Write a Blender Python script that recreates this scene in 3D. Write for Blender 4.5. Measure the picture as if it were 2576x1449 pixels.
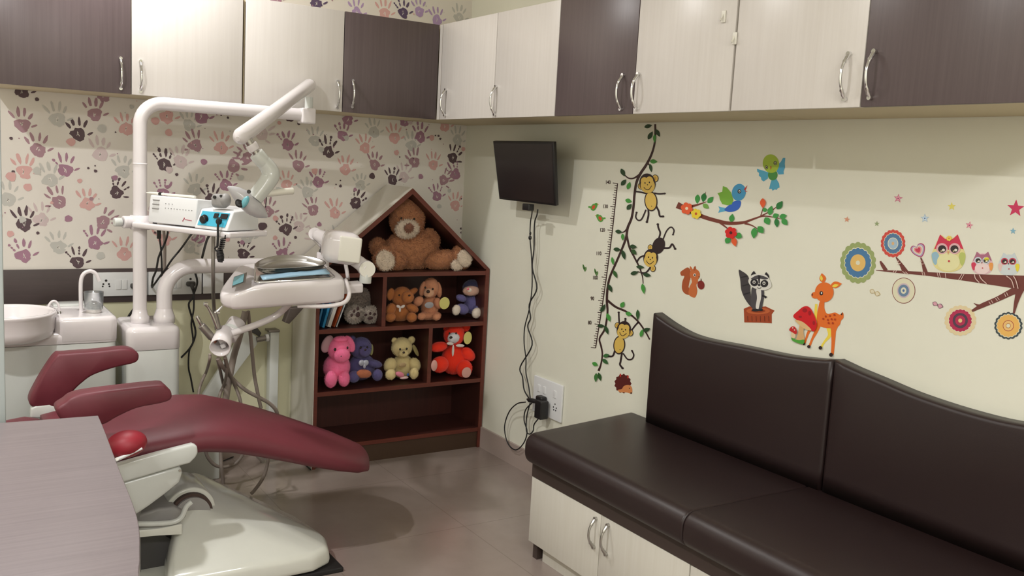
import bpy, bmesh, math, random
from mathutils import Vector, Matrix, Quaternion
from math import pi, sin, cos, radians as R_
random.seed(7)
for o in list(bpy.data.objects): bpy.data.objects.remove(o)
SC = bpy.context.scene
COL = SC.collection
V = Vector

# ------------------------------------------------------------------ camera
CAM = V((-2.40463, -4.26212, 1.44327)); FPX = 2317.33
_y, _p, _r = R_(32.74842), R_(-7.48016), R_(3.11146)
FW = V((sin(_y)*cos(_p), cos(_y)*cos(_p), sin(_p)))
_r0 = V((cos(_y), -sin(_y), 0)); _u0 = _r0.cross(FW)
RT = _r0*cos(_r) + _u0*sin(_r); UP = _u0*cos(_r) - _r0*sin(_r)
cd = bpy.data.cameras.new('camera'); cam = bpy.data.objects.new('camera', cd); COL.objects.link(cam)
cd.sensor_width = 36; cd.lens = FPX/2576*36; cd.clip_start = .05
M3 = Matrix((RT, UP, -FW)).transposed()
cam.matrix_world = Matrix.Translation(CAM) @ M3.to_4x4()
SC.camera = cam
# ------------------------------------------------------------------ world, lamps, exposure
w = bpy.data.worlds.new('world'); SC.world = w; w.use_nodes = True
w.node_tree.nodes['Background'].inputs[0].default_value = (1, .97, .93, 1)
w.node_tree.nodes['Background'].inputs[1].default_value = .15
SC.view_settings.view_transform = 'Standard'; SC.view_settings.look = 'None'
SC.view_settings.exposure = 0.02; SC.view_settings.gamma = 1
CEIL = 2.70
def area(name, loc, size, power, col=(1, .985, .975), sy=None):
    l = bpy.data.lights.new(name, 'AREA'); l.shape = 'DISK' if sy is None else 'RECTANGLE'; l.size = size
    if sy: l.size_y = sy
    l.energy = power; l.color = col
    o = bpy.data.objects.new(name, l); COL.objects.link(o); o.location = loc
    return o
LAMPS = [(-2.88, -2.13, 40), (-1.78, -.63, 19), (-2.9, -5.0, 28), (-1.9, -5.1, 26)]  # first two placed from the cast shadows; last two are unseen, added fill
for k, (lx, ly, pw) in enumerate(LAMPS):
    area('ceiling_and_fill_lamp', (lx, ly, CEIL-.025), .09, pw)
area('added_fill_lamp', (-2.0, -5.2, CEIL-.06), 1.2, 60, sy=.5)  # unseen area lamp added behind the camera as soft fill

# ------------------------------------------------------------------ helpers
def ray(px, py): return FW + RT*((px-1288)/FPX) - UP*((py-724.5)/FPX)
def un(px, py, ax, val):                      # photo pixel -> point on an axis plane
    d = ray(px, py); i = 'xyz'.index(ax); t = (val-CAM[i])/d[i]; return CAM + d*t
def unp(px, py, pt, n):
    d = ray(px, py); t = (V(pt)-CAM).dot(V(n))/d.dot(V(n)); return CAM + d*t
def depth(p): return (V(p)-CAM).dot(FW)
def s2l(c): c = c/255; return c/12.92 if c <= .04045 else ((c+.055)/1.055)**2.4
def rgb(c): return (s2l(c[0]), s2l(c[1]), s2l(c[2]), 1)
_mats = {}
def mat(name, col, rough=.5, metal=0, kind=None, col2=None, scale=(1, 1, 1), amt=1, bump=0, coat=0, sheen=0, emit=0, trans=0, spec=.5):
    if name in _mats: return _mats[name]
    m = bpy.data.materials.new(name); m.use_nodes = True; nt = m.node_tree; b = nt.nodes['Principled BSDF']
    b.inputs['Base Color'].default_value = rgb(col); b.inputs['Roughness'].default_value = rough
    b.inputs['Metallic'].default_value = metal; b.inputs['Coat Weight'].default_value = coat
    b.inputs['Specular IOR Level'].default_value = spec
    b.inputs['Sheen Weight'].default_value = sheen; b.inputs['Transmission Weight'].default_value = trans
    if emit: b.inputs['Emission Color'].default_value = rgb(col); b.inputs['Emission Strength'].default_value = emit
    if kind or bump:
        tc = nt.nodes.new('ShaderNodeTexCoord'); mp = nt.nodes.new('ShaderNodeMapping'); mp.inputs['Scale'].default_value = scale
        nz = nt.nodes.new('ShaderNodeTexNoise'); nz.inputs['Scale'].default_value = 1; nz.inputs['Detail'].default_value = 6
        nz.inputs['Roughness'].default_value = .6
        nt.links.new(tc.outputs['Object'], mp.inputs[0]); nt.links.new(mp.outputs[0], nz.inputs[0])
        if kind:
            cr = nt.nodes.new('ShaderNodeValToRGB'); cr.color_ramp.elements[0].position = .5-.25*amt; cr.color_ramp.elements[1].position = .5+.25*amt
            cr.color_ramp.elements[0].color = rgb(col); cr.color_ramp.elements[1].color = rgb(col2)
            nt.links.new(nz.outputs[0], cr.inputs[0]); nt.links.new(cr.outputs[0], b.inputs['Base Color'])
        if bump:
            bn = nt.nodes.new('ShaderNodeBump'); bn.inputs['Strength'].default_value = bump; bn.inputs['Distance'].default_value = .002
            nt.links.new(nz.outputs[0], bn.inputs['Height']); nt.links.new(bn.outputs[0], b.inputs['Normal'])
    _mats[name] = m; return m

class MB:
    """collects geometry (verts, faces, material slots) for ONE mesh object"""
    def __init__(s): s.v = []; s.f = []; s.mi = []; s.mats = []; s.sm = []
    def m(s, mt):
        if mt not in s.mats: s.mats.append(mt)
        return s.mats.index(mt)
    def add(s, vs, fs, mt, smooth=True):
        n = len(s.v); i = s.m(mt); s.v += [tuple(p) for p in vs]
        for f in fs: s.f.append(tuple(n+k for k in f)); s.mi.append(i); s.sm.append(smooth)
    def box(s, a, b, mt):
        x0, y0, z0 = a; x1, y1, z1 = b
        vs = [(x, y, z) for x in (x0, x1) for y in (y0, y1) for z in (z0, z1)]
        s.add(vs, [(0, 1, 3, 2), (4, 6, 7, 5), (0, 4, 5, 1), (2, 3, 7, 6), (0, 2, 6, 4), (1, 5, 7, 3)], mt, False)
    def rbox(s, c, size, r, mt, M=None, n=4):
        """rounded box, centre c, full size, radius r; M optional 3x3 orientation"""
        h = [max(q/2, r) for q in size]
        ang = [-pi/2+ (pi/2)*k/n for k in range(n+1)]
        def coords(k):
            lo = [-(h[k]-r) - r*math.tan(pi/4*(1-j/n)) for j in range(n+1)]
            return lo + [-q for q in reversed(lo)]
        cs = [coords(0), coords(1), coords(2)]; c = V(c); vs = []; fs = []
        for ax in range(3):
            a, b = (ax+1) % 3, (ax+2) % 3
            for sg in (-1, 1):
                base = len(vs)
                for ua in cs[a]:
                    for ub in cs[b]:
                        q = [0, 0, 0]; q[ax] = sg*h[ax]; q[a] = ua; q[b] = ub
                        inn = V([max(-(h[k]-r), min(h[k]-r, q[k])) for k in range(3)])
                        d = V(q)-inn; p = inn + d.normalized()*r
                        if M is not None: p = M @ p
                        vs.append(c+p)
                na, nb = len(cs[a]), len(cs[b])
                for i in range(na-1):
                    for j in range(nb-1):
                        k = base+i*nb+j; f = (k, k+nb, k+nb+1, k+1)
                        fs.append(f if sg > 0 else f[::-1])
        s.add(vs, fs, mt)
    def ell(s, c, r, mt, M=None, nu=20, nv=12, fuzz=0, fl=.006):
        vs = []; fs = []; c = V(c)
        for j in range(nv+1):
            t = pi*j/nv
            for i in range(nu):
                a = 2*pi*i/nu; p = V((r[0]*sin(t)*cos(a), r[1]*sin(t)*sin(a), r[2]*cos(t)))
                vs.append(c + (M @ p if M is not None else p))
        for j in range(nv):
            for i in range(nu):
                fs.append((j*nu+i, (j+1)*nu+i, (j+1)*nu+(i+1) % nu, j*nu+(i+1) % nu))
        s.add(vs, fs, mt)
        if fuzz:
            v2 = []; f2 = []
            for _ in range(fuzz):
                d = V((random.gauss(0, 1), random.gauss(0, 1), random.gauss(0, 1))).normalized()
                p = V((d.x*r[0], d.y*r[1], d.z*r[2])); nn = V((d.x/r[0], d.y/r[1], d.z/r[2])).normalized()
                if M is not None: p = M @ p; nn = M @ nn
                j = V((random.gauss(0, .35), random.gauss(0, .35), random.gauss(0, .35)-.2))
                tip = p + (nn+j).normalized()*fl*random.uniform(.6, 1.2)
                sd = nn.cross(V((random.random(), random.random(), random.random()))).normalized()*fl*.13
                k = len(v2); v2 += [c+p-sd-nn*.001, c+p+sd-nn*.001, c+tip]; f2.append((k, k+1, k+2))
            s.add(v2, f2, mt)
    def tube(s, pts, r, mt, seg=10, cap=True, sub=0):
        pts = [V(p) for p in pts]
        rs = list(r) if hasattr(r, '__len__') else [r]*len(pts)
        if sub:
            P = [pts[0]*2-pts[1]] + pts + [pts[-1]*2-pts[-2]]; o = []; orr = []
            for i in range(1, len(P)-2):
                for k in range(sub):
                    t = k/sub
                    o.append(.5*((2*P[i]) + (P[i+1]-P[i-1])*t + (2*P[i-1]-5*P[i]+4*P[i+1]-P[i+2])*t*t + (3*P[i]-P[i-1]-3*P[i+1]+P[i+2])*t**3))
                    orr.append(rs[i-1]*(1-t)+rs[i]*t)
            o.append(pts[-1]); orr.append(rs[-1]); pts, rs = o, orr
        n = len(pts); T = [(pts[min(i+1, n-1)]-pts[max(i-1, 0)]).normalized() for i in range(n)]
        u = T[0].orthogonal().normalized(); vs = []; fs = []
        for i in range(n):
            u = (u - T[i]*u.dot(T[i])).normalized(); wv = T[i].cross(u)
            for k in range(seg):
                a = 2*pi*k/seg; vs.append(pts[i] + (u*cos(a)+wv*sin(a))*rs[i])
        for i in range(n-1):
            for k in range(seg):
                fs.append((i*seg+k, i*seg+(k+1) % seg, (i+1)*seg+(k+1) % seg, (i+1)*seg+k))
        s.add(vs, fs, mt)
        if cap:
            s.add(vs[:seg], [tuple(range(seg))[::-1]], mt, False); s.add(vs[-seg:], [tuple(range(seg))], mt, False)
    def cyl(s, a, b, r, mt, seg=24, r2=None, bev=0):
        a, b = V(a), V(b)
        if bev:
            d = (b-a).normalized(); r2 = r if r2 is None else r2
            s.tube([a, a+d*bev*.3, a+d*bev, b-d*bev, b-d*bev*.3, b], [r-bev, r-bev*.3, r, r2, r2-bev*.3, r2-bev], mt, seg)
        else: s.tube([a, b], [r, r if r2 is None else r2], mt, seg)
    def lathe(s, c, prof, mt, seg=32, M=None, sx=1, sy=1):
        c = V(c); vs = []; fs = []
        for (r, z) in prof:
            for k in range(seg):
                a = 2*pi*k/seg; p = V((r*cos(a)*sx, r*sin(a)*sy, z)); vs.append(c + (M @ p if M is not None else p))
        for j in range(len(prof)-1):
            for k in range(seg): fs.append((j*seg+k, j*seg+(k+1) % seg, (j+1)*seg+(k+1) % seg, (j+1)*seg+k))
        s.add(vs, fs, mt)
    def prism(s, pts, off, mt, smooth=False):
        """polygon pts (3D, planar) extruded by vector off"""
        pts = [V(p) for p in pts]; off = V(off); n = len(pts)
        vs = pts + [p+off for p in pts]
        s.add(vs, [tuple(range(n)), tuple(range(2*n-1, n-1, -1))], mt, False)
        s.add(vs, [(i, n+i, n+(i+1) % n, (i+1) % n) for i in range(n)], mt, smooth)
    def loft(s, rings, mt, cap=True):
        n = len(rings[0]); vs = [p for r in rings for p in r]; fs = []
        for i in range(len(rings)-1):
            for k in range(n): fs.append((i*n+k, i*n+(k+1) % n, (i+1)*n+(k+1) % n, (i+1)*n+k))
        if cap: fs += [tuple(range(n))[::-1], tuple(range((len(rings)-1)*n, len(rings)*n))]
        s.add(vs, fs, mt)
    def build(s, name, parent=None, label=None, bevel=0, seg=3, recalc=True, sub=0):
        me = bpy.data.meshes.new(name)
        org = V((0, 0, 0)); vs = s.v
        if parent is not None: org = parent['_o']; vs = [(p[0]-org[0], p[1]-org[1], p[2]-org[2]) for p in s.v]
        me.from_pydata(vs, [], s.f)
        for mt in s.mats: me.materials.append(mt)
        me.polygons.foreach_set('material_index', s.mi); me.polygons.foreach_set('use_smooth', s.sm)
        if recalc or bevel:
            bm = bmesh.new(); bm.from_mesh(me)
            if bevel or sub: bmesh.ops.remove_doubles(bm, verts=bm.verts, dist=1e-5)
            bmesh.ops.recalc_face_normals(bm, faces=bm.faces)
            bm.to_mesh(me); bm.free()
        me.update()
        o = bpy.data.objects.new(name, me); COL.objects.link(o)
        if parent is not None:
            q = parent['_obj'] if isinstance(parent, dict) else parent; o.parent = q
        if bevel:
            md = o.modifiers.new('bevel', 'BEVEL'); md.width = bevel; md.segments = seg; md.limit_method = 'ANGLE'; md.angle_limit = R_(35)
            for p in me.polygons: p.use_smooth = True
            md.harden_normals = False
        if sub:
            md = o.modifiers.new('sub', 'SUBSURF'); md.levels = sub; md.render_levels = sub
        if label: o['label'] = label
        return o
def tag(o, label=None, cat=None, group=None, kind=None):
    if label: o['label'] = label
    if cat: o['category'] = cat
    if group: o['group'] = group
    if kind: o['kind'] = kind
    return o
def thing(name, label, cat, loc=(0, 0, 0), group=None):
    o = bpy.data.objects.new(name, None); COL.objects.link(o); o.location = loc; o.empty_display_size = .05
    tag(o, label, cat, group)
    return {'_obj': o, '_o': V(loc)}
def sub(part, t): return {'_obj': part, '_o': t['_o']}     # children of a part share the thing's frame
def solo(mb, name, label, cat, group=None, **k): return tag(mb.build(name, **k), label, cat, group)
def struct(mb, name, **k): return tag(mb.build(name, **k), kind='structure')
def quat_to(zdir): return V((0, 0, 1)).rotation_difference(V(zdir)).to_matrix()

# ------------------------------------------------------------------ materials
WALL = mat('cream_paint', (230, 229, 214), .55, kind=1, col2=(225, 224, 208), scale=(3, 3, 3), bump=.03)
WALLLOW = mat('yellow_cream_paint', (224, 221, 190), .55)
PAPER = mat('wallpaper_ground', (226, 220, 212), .6)
LAM = mat('pale_laminate', (219, 214, 209), .32, kind=1, col2=(210, 204, 198), scale=(70, 70, 2.2), amt=1.2)
LAMCREAM = mat('cream_laminate', (213, 209, 199), .35, kind=1, col2=(205, 200, 188), scale=(70, 70, 2.2), amt=1.2)
DARK = mat('dark_laminate', (98, 85, 86), .35, kind=1, col2=(82, 70, 71), scale=(90, 90, 2.0), amt=1.3)
DARKB = mat('dark_band_laminate', (78, 66, 66), .4, kind=1, col2=(68, 58, 58), scale=(4, 4, 60))
DESKM = mat('desk_laminate', (132, 122, 125), .32, kind=1, col2=(112, 103, 106), scale=(3.5, 110, 20), amt=1.2)
EDGE = mat('brown_edge', (70, 48, 40), .6)
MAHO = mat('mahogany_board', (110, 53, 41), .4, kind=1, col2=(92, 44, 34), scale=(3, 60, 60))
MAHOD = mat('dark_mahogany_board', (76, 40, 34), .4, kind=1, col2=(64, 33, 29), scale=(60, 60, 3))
KICK = mat('kick_board', (72, 52, 38), .5)
CHROME = mat('chrome', (225, 225, 225), .12, 1)
STEEL = mat('brushed_steel', (190, 188, 184), .28, 1)
SATIN = mat('satin_grey_metal', (140, 134, 128), .4, .7)
WP = mat('white_enamel', (226, 220, 221), .16, coat=.4)
WP2 = mat('cool_white_enamel', (208, 211, 207), .2, coat=.3)
BASEW = mat('ivory_plastic', (222, 223, 215), .16, coat=.4, kind=1, col2=(216, 217, 208), scale=(5, 5, 5))
PLW = mat('white_plastic', (226, 227, 228), .35)
PLY = mat('yellowed_plastic', (227, 224, 213), .4)
GREY = mat('grey_plastic', (150, 148, 146), .45)
DGREY = mat('dark_grey_plastic', (70, 68, 68), .5)
BLACK = mat('black_plastic', (32, 30, 31), .4)
RUBBER = mat('black_rubber', (28, 26, 27), .6)
SCREEN = mat('dark_screen', (42, 35, 36), .3)
HOSE = mat('taupe_hose', (140, 128, 120), .45)
RED = mat('maroon_vinyl', (108, 42, 54), .5, kind=1, col2=(98, 37, 47), scale=(6, 6, 6), bump=.05)
RED2 = mat('bright_red_vinyl', (146, 30, 46), .5)
BROWNV = mat('brown_vinyl', (40, 27, 27), .40, bump=.12, scale=(400, 400, 400))
FLOOR = mat('marble_floor', (160, 148, 141), .22, kind=1, col2=(130, 114, 104), scale=(1.6, 1.6, 1.6), amt=1.3)
SKIRT = mat('stone_skirting', (168, 152, 144), .35)
BLUEP = mat('blue_panel', (70, 172, 200), .35)
CLEAR = mat('clear_plastic', (235, 240, 242), .08, trans=.9)
GLASSM = mat('blue_display', (120, 190, 205), .2)
POUCH = mat('blue_pouch', (160, 196, 220), .25, bump=.3, scale=(60, 60, 60))

# ------------------------------------------------------------------ room
XL, YF = -3.7, -6.2
ZB, ZT, DC = 1.643, 2.073, .376
b = MB(); b.box((XL, YF, -.1), (0, 0, 0), FLOOR); 
fl = struct(b, 'floor')
nt = FLOOR.node_tree      # tile joints
bs = nt.nodes['Principled BSDF']; tc = nt.nodes.new('ShaderNodeTexCoord'); br = nt.nodes.new('ShaderNodeTexBrick')
br.offset = 0; br.inputs['Scale'].default_value = 1; br.inputs['Mortar Size'].default_value = .0022
br.inputs['Brick Width'].default_value = .6; br.inputs['Row Height'].default_value = .6
br.inputs['Color1'].default_value = br.inputs['Color2'].default_value = (1, 1, 1, 1); br.inputs['Mortar'].default_value = (.82, .8, .78, 1)
mx = nt.nodes.new('ShaderNodeMix'); mx.data_type = 'RGBA'; mx.blend_type = 'MULTIPLY'; mx.inputs[0].default_value = 1
cr = [n for n in nt.nodes if n.type == 'VALTORGB'][0]
nt.links.new(tc.outputs['Object'], br.inputs[0]); nt.links.new(cr.outputs[0], mx.inputs[6]); nt.links.new(br.outputs[0], mx.inputs[7]); nt.links.new(mx.outputs[2], bs.inputs['Base Color'])
CEILM = mat('ceiling_paint', (240, 238, 230), .7)
b = MB(); b.box((XL, YF, CEIL), (0, 0, CEIL+.1), CEILM); struct(b, 'ceiling')
b = MB(); b.box((0, YF, 0), (.1, .1, CEIL), WALL); struct(b, 'wall_right')
b = MB(); b.box((XL-.1, YF, 0), (XL, 0, CEIL), WALL); struct(b, 'wall_left')
b = MB(); b.box((XL, YF-.1, 0), (0, YF, CEIL), WALL); struct(b, 'wall_front')
b = MB(); b.box((-.012, YF, 0), (-.0005, -.002, .108), SKIRT); struct(b, 'baseboard_right')
b = MB(); b.box((XL, -.012, 0), (-.013, -.0005, .108), SKIRT); struct(b, 'baseboard_back')
b = MB(); b.box((XL, -.011, .768), (-.92, -.0015, .915), DARKB); struct(b, 'trim_1', bevel=.001)

# wallpaper wall: ground plus printed hands in the wall's own mesh
INK = {'D': mat('ink_plum', (90, 70, 76), .6), 'M': mat('ink_mauve', (166, 130, 140), .6), 'P': mat('ink_purple', (164, 122, 142), .6),
       'S': mat('ink_salmon', (214, 168, 164), .6), 'G': mat('ink_grey', (194, 192, 186), .6), 'F': mat('ink_faint', (206, 188, 188), .6),
       'V': mat('ink_violet', (90, 74, 104), .6), 'L': mat('ink_lilac', (176, 150, 190), .6)}
b = MB()
b.box((XL, 0, 0), (.0, .1, .84), WALLLOW); b.box((XL, 0, .84), (0, .1, CEIL), PAPER)
LAYER = [0]
def blob(x, z, rx, rz, mt, rot=0, n=12, irr=.12, y=None):
    if y is None: LAYER[0] += 1; y = -.0022-(LAYER[0] % 5)*1e-4
    pts = []
    ph = random.random()*6
    for k in range(n):
        a = 2*pi*k/n; q = 1+irr*sin(3*a+ph)*.6+irr*random.uniform(-1, 1)
        u, v = rx*cos(a)*q, rz*sin(a)*q
        xx, zz = x+u*cos(rot)-v*sin(rot), z+u*sin(rot)+v*cos(rot)
        if xx > -.003: xx = -.003
        pts.append((xx, y, zz))
    b.add(pts, [tuple(range(n))], mt, False)
HPOS = []
def hand(px, py, ink, rot=0, flip=1, sc=1, style=0):
    c = un(px, py, 'y', 0) if py is not None else V((px[0], 0, px[1])); HPOS.append((c.x, c.z)); mt = INK[ink]; S = .105*sc
    LAYER[0] += 1; y0 = -.0003-(LAYER[0] % 3)*6e-4
    def at(u, v): return c.x+(flip*u*cos(rot)-v*sin(rot))*S, c.z+(flip*u*sin(rot)+v*cos(rot))*S
    x, z = at(0, 0); blob(x, z, .27*S, .24*S, mt, rot, 16, .16, y0)
    x, z = at(.05*flip, -.13); blob(x, z, .17*S, .15*S, mt, rot, 12, .15, y0-.0001)
    for (u, v, a, L, wd) in ((-.25, .20, 38, .36, .046), (-.12, .28, 15, .40, .052), (.06, .30, -3, .40, .052), (.20, .23, -25, .34, .048)):
        a2 = R_(a+random.uniform(-5, 5)); L *= random.uniform(.85, 1.1)
        segs = random.choice((1, 1, 2, 3)) if ink in 'DVP' else 1
        for q in range(segs):
            t0 = (q+.5)/segs; ll = L/segs*(.50 if segs > 1 else .52)
            du, dv = -sin(a2)*L*t0, cos(a2)*L*t0
            x, z = at(u+du, v+dv); wq = wd*(1.15 if q == segs-1 else .8)*random.uniform(.8, 1.15)
            blob(x, z, wq*S, ll*S*random.uniform(.85, 1.05), mt, rot+a2*flip, 8, .12, y0)
    x, z = at(.43, .02); blob(x, z, .045*S, .13*S, mt, rot-R_(62)*flip, 8, .1, y0)
    x, z = at(.0, 0); LAYER[0] += 1
    for k in range(3):
        blob(x+random.uniform(-.03, .05)*S, z+random.uniform(-.06, .05)*S, .014*S, .085*S, PAPER, rot+(-.5, .5, 0)[k], 5, .1, y0-.00018)
HANDS = [(55,229,'D'),(55,314,'M'),(145,300,'G'),(237,287,'M'),(197,337,'D'),(317,324,'S'),(260,240,'M'),(95,377,'M'),(252,387,'F'),(60,432,'S'),
(164,427,'P'),(125,452,'G',.2),(310,430,'G'),(414,414,'D'),(453,406,'F'),(491,366,'M',.5,-1),(556,371,'S'),(506,294,'P'),(419,294,'S'),(476,314,'G'),
(588,417,'M',-1.2),(622,396,'M',.9),(568,465,'P'),(723,364,'P'),(750,416,'M'),(800,458,'P'),(721,464,'S'),(825,381,'D'),(792,354,'G'),(658,337,'F',-.9),
(726,290,'D'),(293,484,'D',-.5),(410,486,'P'),(490,476,'G'),(148,507,'M',.5,-1),(219,512,'S',-.1),(60,564,'D'),(103,552,'F'),(259,559,'M',-1),(238,610,'P'),
(147,621,'G'),(59,643,'P'),(195,659,'D'),(312,638,'S'),(531,502,'D'),(412,603,'S'),(500,597,'P'),(476,620,'G',-.8),(621,597,'G'),(612,638,'D',-.4),
(673,531,'M'),(719,576,'D'),(752,569,'F'),(773,483,'G',.2),(895,510,'D',-.6),(907,466,'G'),(868,426,'S'),(942,414,'M'),(787,528,'M',.5,-1),(842,535,'S'),
(987,452,'D'),(1016,445,'F'),(1042,407,'M',.5,-1),(1090,414,'S'),(1145,438,'P',.6,-1),(1116,453,'M',-1),(1099,493,'P'),(1145,517,'S'),(710,638,'P'),(862,341,'P'),
(940,332,'G'),(992,346,'S'),(1057,344,'P'),(1034,366,'G'),(1150,352,'G'),(1139,396,'D',-.5),(918,372,'S'),(875,301,'P'),(1017,304,'P'),(1119,317,'S'),
(1014,32,'V'),(1099,50,'L'),(1155,45,'G'),(1054,28,'L'),(897,32,'L'),(967,34,'S'),(795,8,'V'),(360,540,'F'),(20,500,'G'),(440,560,'F'),(560,540,'G'),(850,600,'G'),(800,600,'F',.8),
(930,545,'M'),(1010,560,'S')]
for h in HANDS:
    hand(h[0], h[1], h[2], -(h[3] if len(h) > 3 else random.uniform(-.12, .12))*-1, (h[4] if len(h) > 4 else 1), random.uniform(.92, 1.05))
for (px, py, ink, r) in [(93,250,'D',5),(179,357,'S',11),(257,324,'G',11),(28,444,'S',12),(70,471,'S',10),(513,407,'P',8),(424,334,'S',9),(391,304,'S',10),(444,439,'D',4),(289,447,'P',7),
    (172,550,'P',9),(95,586,'D',4),(26,588,'S',8),(253,643,'G',10),(222,423,'D',3),(240,430,'D',4),(239,417,'D',2),(28,348,'D',4),(660,569,'D',11),(700,480,'G',10),(655,490,'S',9),(693,549,'S',7),
    (845,464,'D',2),(856,468,'D',4),(856,454,'D',2),(936,443,'D',8),(1058,444,'P',7),(997,384,'S',7),(871,347,'G',7),(1103,342,'D',3),(1107,349,'D',3),(1095,341,'D',2),(893,477,'P',5),
    (803,564,'P',6),(609,610,'P',6),(692,598,'S',6),(743,597,'D',4),(751,311,'D',4),(573,296,'D',3),(556,290,'D',2),(420,470,'P',5),(33,432,'D',4),(230,500,'M',5),(390,585,'D',3),
    (572,602,'S',6),(1105,519,'G',6),(1165,375,'S',6),(1005,395,'D',2),(1130,480,'G',5),(702,309,'S',5),(880,560,'S',6),(1160,500,'D',2),(1159,575,'D',3),(1160,585,'D',3),(130,510,'S',4),(200,455,'S',6)]:
    c = un(px, py, 'y', 0); rr = r*depth(c)/FPX; blob(c.x, c.z, rr, rr*.95, INK[ink], 0, 12, .1)
for _ in range(150):
    x = random.uniform(-2.25, -.03); z = random.uniform(.95, 2.5); rr = random.choice((.002, .0025, .003, .004))
    blob(x, z, rr, rr, INK[random.choice('DMPSGG')], 0, 7, .15)
for _ in range(26):
    x = random.uniform(-2.25, -.03); z = random.uniform(.95, 2.5); rr = random.uniform(.008, .016)
    blob(x, z, rr, rr, INK[random.choice('SGGF')], 0, 12, .15)
for i_ in range(900):       # the print carries on above the cabinets and beyond the photo's left edge
    x, z = random.uniform(-3.62, -.08), random.uniform(.95, 2.64)
    if (1.55 < z < 2.0) or (z < 2.0 and x > -2.3): continue
    if all((x-hx)**2+(z-hz)**2 > .017 for hx, hz in HPOS): hand((x, z), None, random.choice('DMPSGGFM'), random.uniform(-.2, .2), 1, random.uniform(.92, 1.05))
struct(b, 'wall_back', recalc=False)

# lamp fittings under the ceiling; rear pair and panel are added for fill
for k, (lx, ly, pw) in enumerate(LAMPS):
    t = thing('ceiling_and_fill_light', 'round white recessed ceiling downlight, ' + ('over the dental chair', 'near the handprint wall', 'unseen fill added behind the camera on the desk side', 'unseen fill added behind the camera on the bench side')[k], 'light', (lx, ly, CEIL), 'ceiling downlights')
    b = MB(); b.lathe((lx, ly, 0), [(.062, CEIL-.001), (.085, CEIL-.001), (.085, CEIL-.012), (.066, CEIL-.018), (.062, CEIL-.004)], PLW, 32); b.build('frame', t)
b = MB(); b.box((-2.65, -5.5, CEIL-.045), (-1.35, -4.9, CEIL-.001), PLW); solo(b, 'added_fill_panel', 'long white ceiling panel added at the back of the room for fill light', 'light', bevel=.006)  # housing made up for the added fill lamp, out of view

# ------------------------------------------------------------------ overhead cabinets
def bow_handle(parent, c, out, L=.115, mt=CHROME, name='handle'):
    """arched pull along z; out = unit vector away from the door"""
    b = MB(); c = V(c); out = V(out); pts = []; rs = []
    n = 22
    for k in range(n+1):
        t = -1+2*k/n; h = (1-abs(t)**2.2)*.026+.003
        pts.append(c+out*h+V((0, 0, t*L/2))); q = abs(t)
        rs.append(.0042 if q < .62 else (.0062 if (k % 2 == 0) else .0046))
    b.tube(pts, rs, mt, 10)
    for sg in (-1, 1): b.cyl(c+V((0, 0, sg*L/2)), c+V((0, 0, sg*L/2))+out*.010, .0062, mt, 12)
    return b.build(name, parent)
def cabinet(run, a0, a1, doors, label, filler=None):
    name = 'overhead_cabinet'
    if run == 'L': loc = ((a0+a1)/2, -.002, ZB); t = thing(name, label, 'cabinet', loc, 'overhead cabinets')
    else: loc = (-.002, (a0+a1)/2, ZB); t = thing(name, label, 'cabinet', loc, 'overhead cabinets')
    b = MB(); fd = DC-.019
    if run == 'L': b.box((a0, -fd, ZB+.001), (a1, -.002, ZT-.002), CARC)
    else: b.box((-fd, a1, ZB+.001), (-.002, a0, ZT-.002), CARC)
    b.build('carcass', t)
    for (s0, s1, mt, hx) in doors:
        b = MB(); g = .0018
        if run == 'L': b.box((s0+g, -DC, ZB+.0), (s1-g, -fd-.001, ZT), mt)
        else: b.box((-DC, s1+g, ZB+.0), (-fd-.001, s0-g, ZT), mt)
        d = b.build('door', t, 'dark brown wood-grain door' if mt is DARK else 'pale wood-grain door', bevel=.0008, seg=2)
        if hx is not None:
            c = un(hx[0], hx[1], 'y' if run == 'L' else 'x', -DC)
            bow_handle(sub(d, t), (c.x, c.y, c.z), (0, -1, 0) if run == 'L' else (-1, 0, 0))
    if filler:
        b = MB(); b.box((-DC, filler[1], ZB), (-fd-.001, filler[0], ZT), LAM); b.build('filler_strip', t)
    return t
CARC = mat('cabinet_underside', (205, 192, 160), .6)
cabinet('L', -2.165, -1.279, [(-2.165, -1.713, DARK, (303, 185)), (-1.713, -1.282, LAM, (353, 192))], 'overhead cabinet at the far left with a dark door beside a pale door')
cabinet('L', -1.274, -.376, [(-1.272, -.842, LAM, (848, 238)), (-.842, -.377, DARK, (885, 236))], 'overhead cabinet on the handprint wall whose dark door meets the room corner')
cabinet('R', -.002, -1.340, [(-.405, -.887, LAM, (1122, 258)), (-.887, -1.340, LAM, (1248, 253))], 'overhead corner cabinet with two pale doors above the wall television', filler=(-.378, -.403))
cabinet('R', -1.340, -2.248, [(-1.340, -1.801, DARK, (1567, 232)), (-1.801, -2.247, LAM, (1605, 230))], 'overhead cabinet above the monkey vine, dark door left and pale door right')
cabinet('R', -2.252, -3.175, [(-2.253, -2.706, LAM, (2133, 193)), (-2.706, -3.172, DARK, (2197, 188))], 'overhead cabinet above the owl stickers, pale door left and dark door at the frame edge')
for (px, py, lb) in [(1822, 42, 'small clear adhesive hook alone on the pale overhead door'), (1850, 97, 'small white adhesive clip stuck on the gap between two pale overhead doors')]:
    c = un(px, py, 'x', -DC); b = MB()
    b.rbox((c.x-.003, c.y, c.z), (.005, .017, .036), .0024, PLY, n=2)
    b.tube([(c.x-.005, c.y, c.z+.006), (c.x-.009, c.y, c.z-.004), (c.x-.013, c.y, c.z-.012), (c.x-.016, c.y, c.z-.006)], .0024, PLY, 8, sub=3)
    solo(b, 'adhesive_hook', lb, 'hook')

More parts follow.
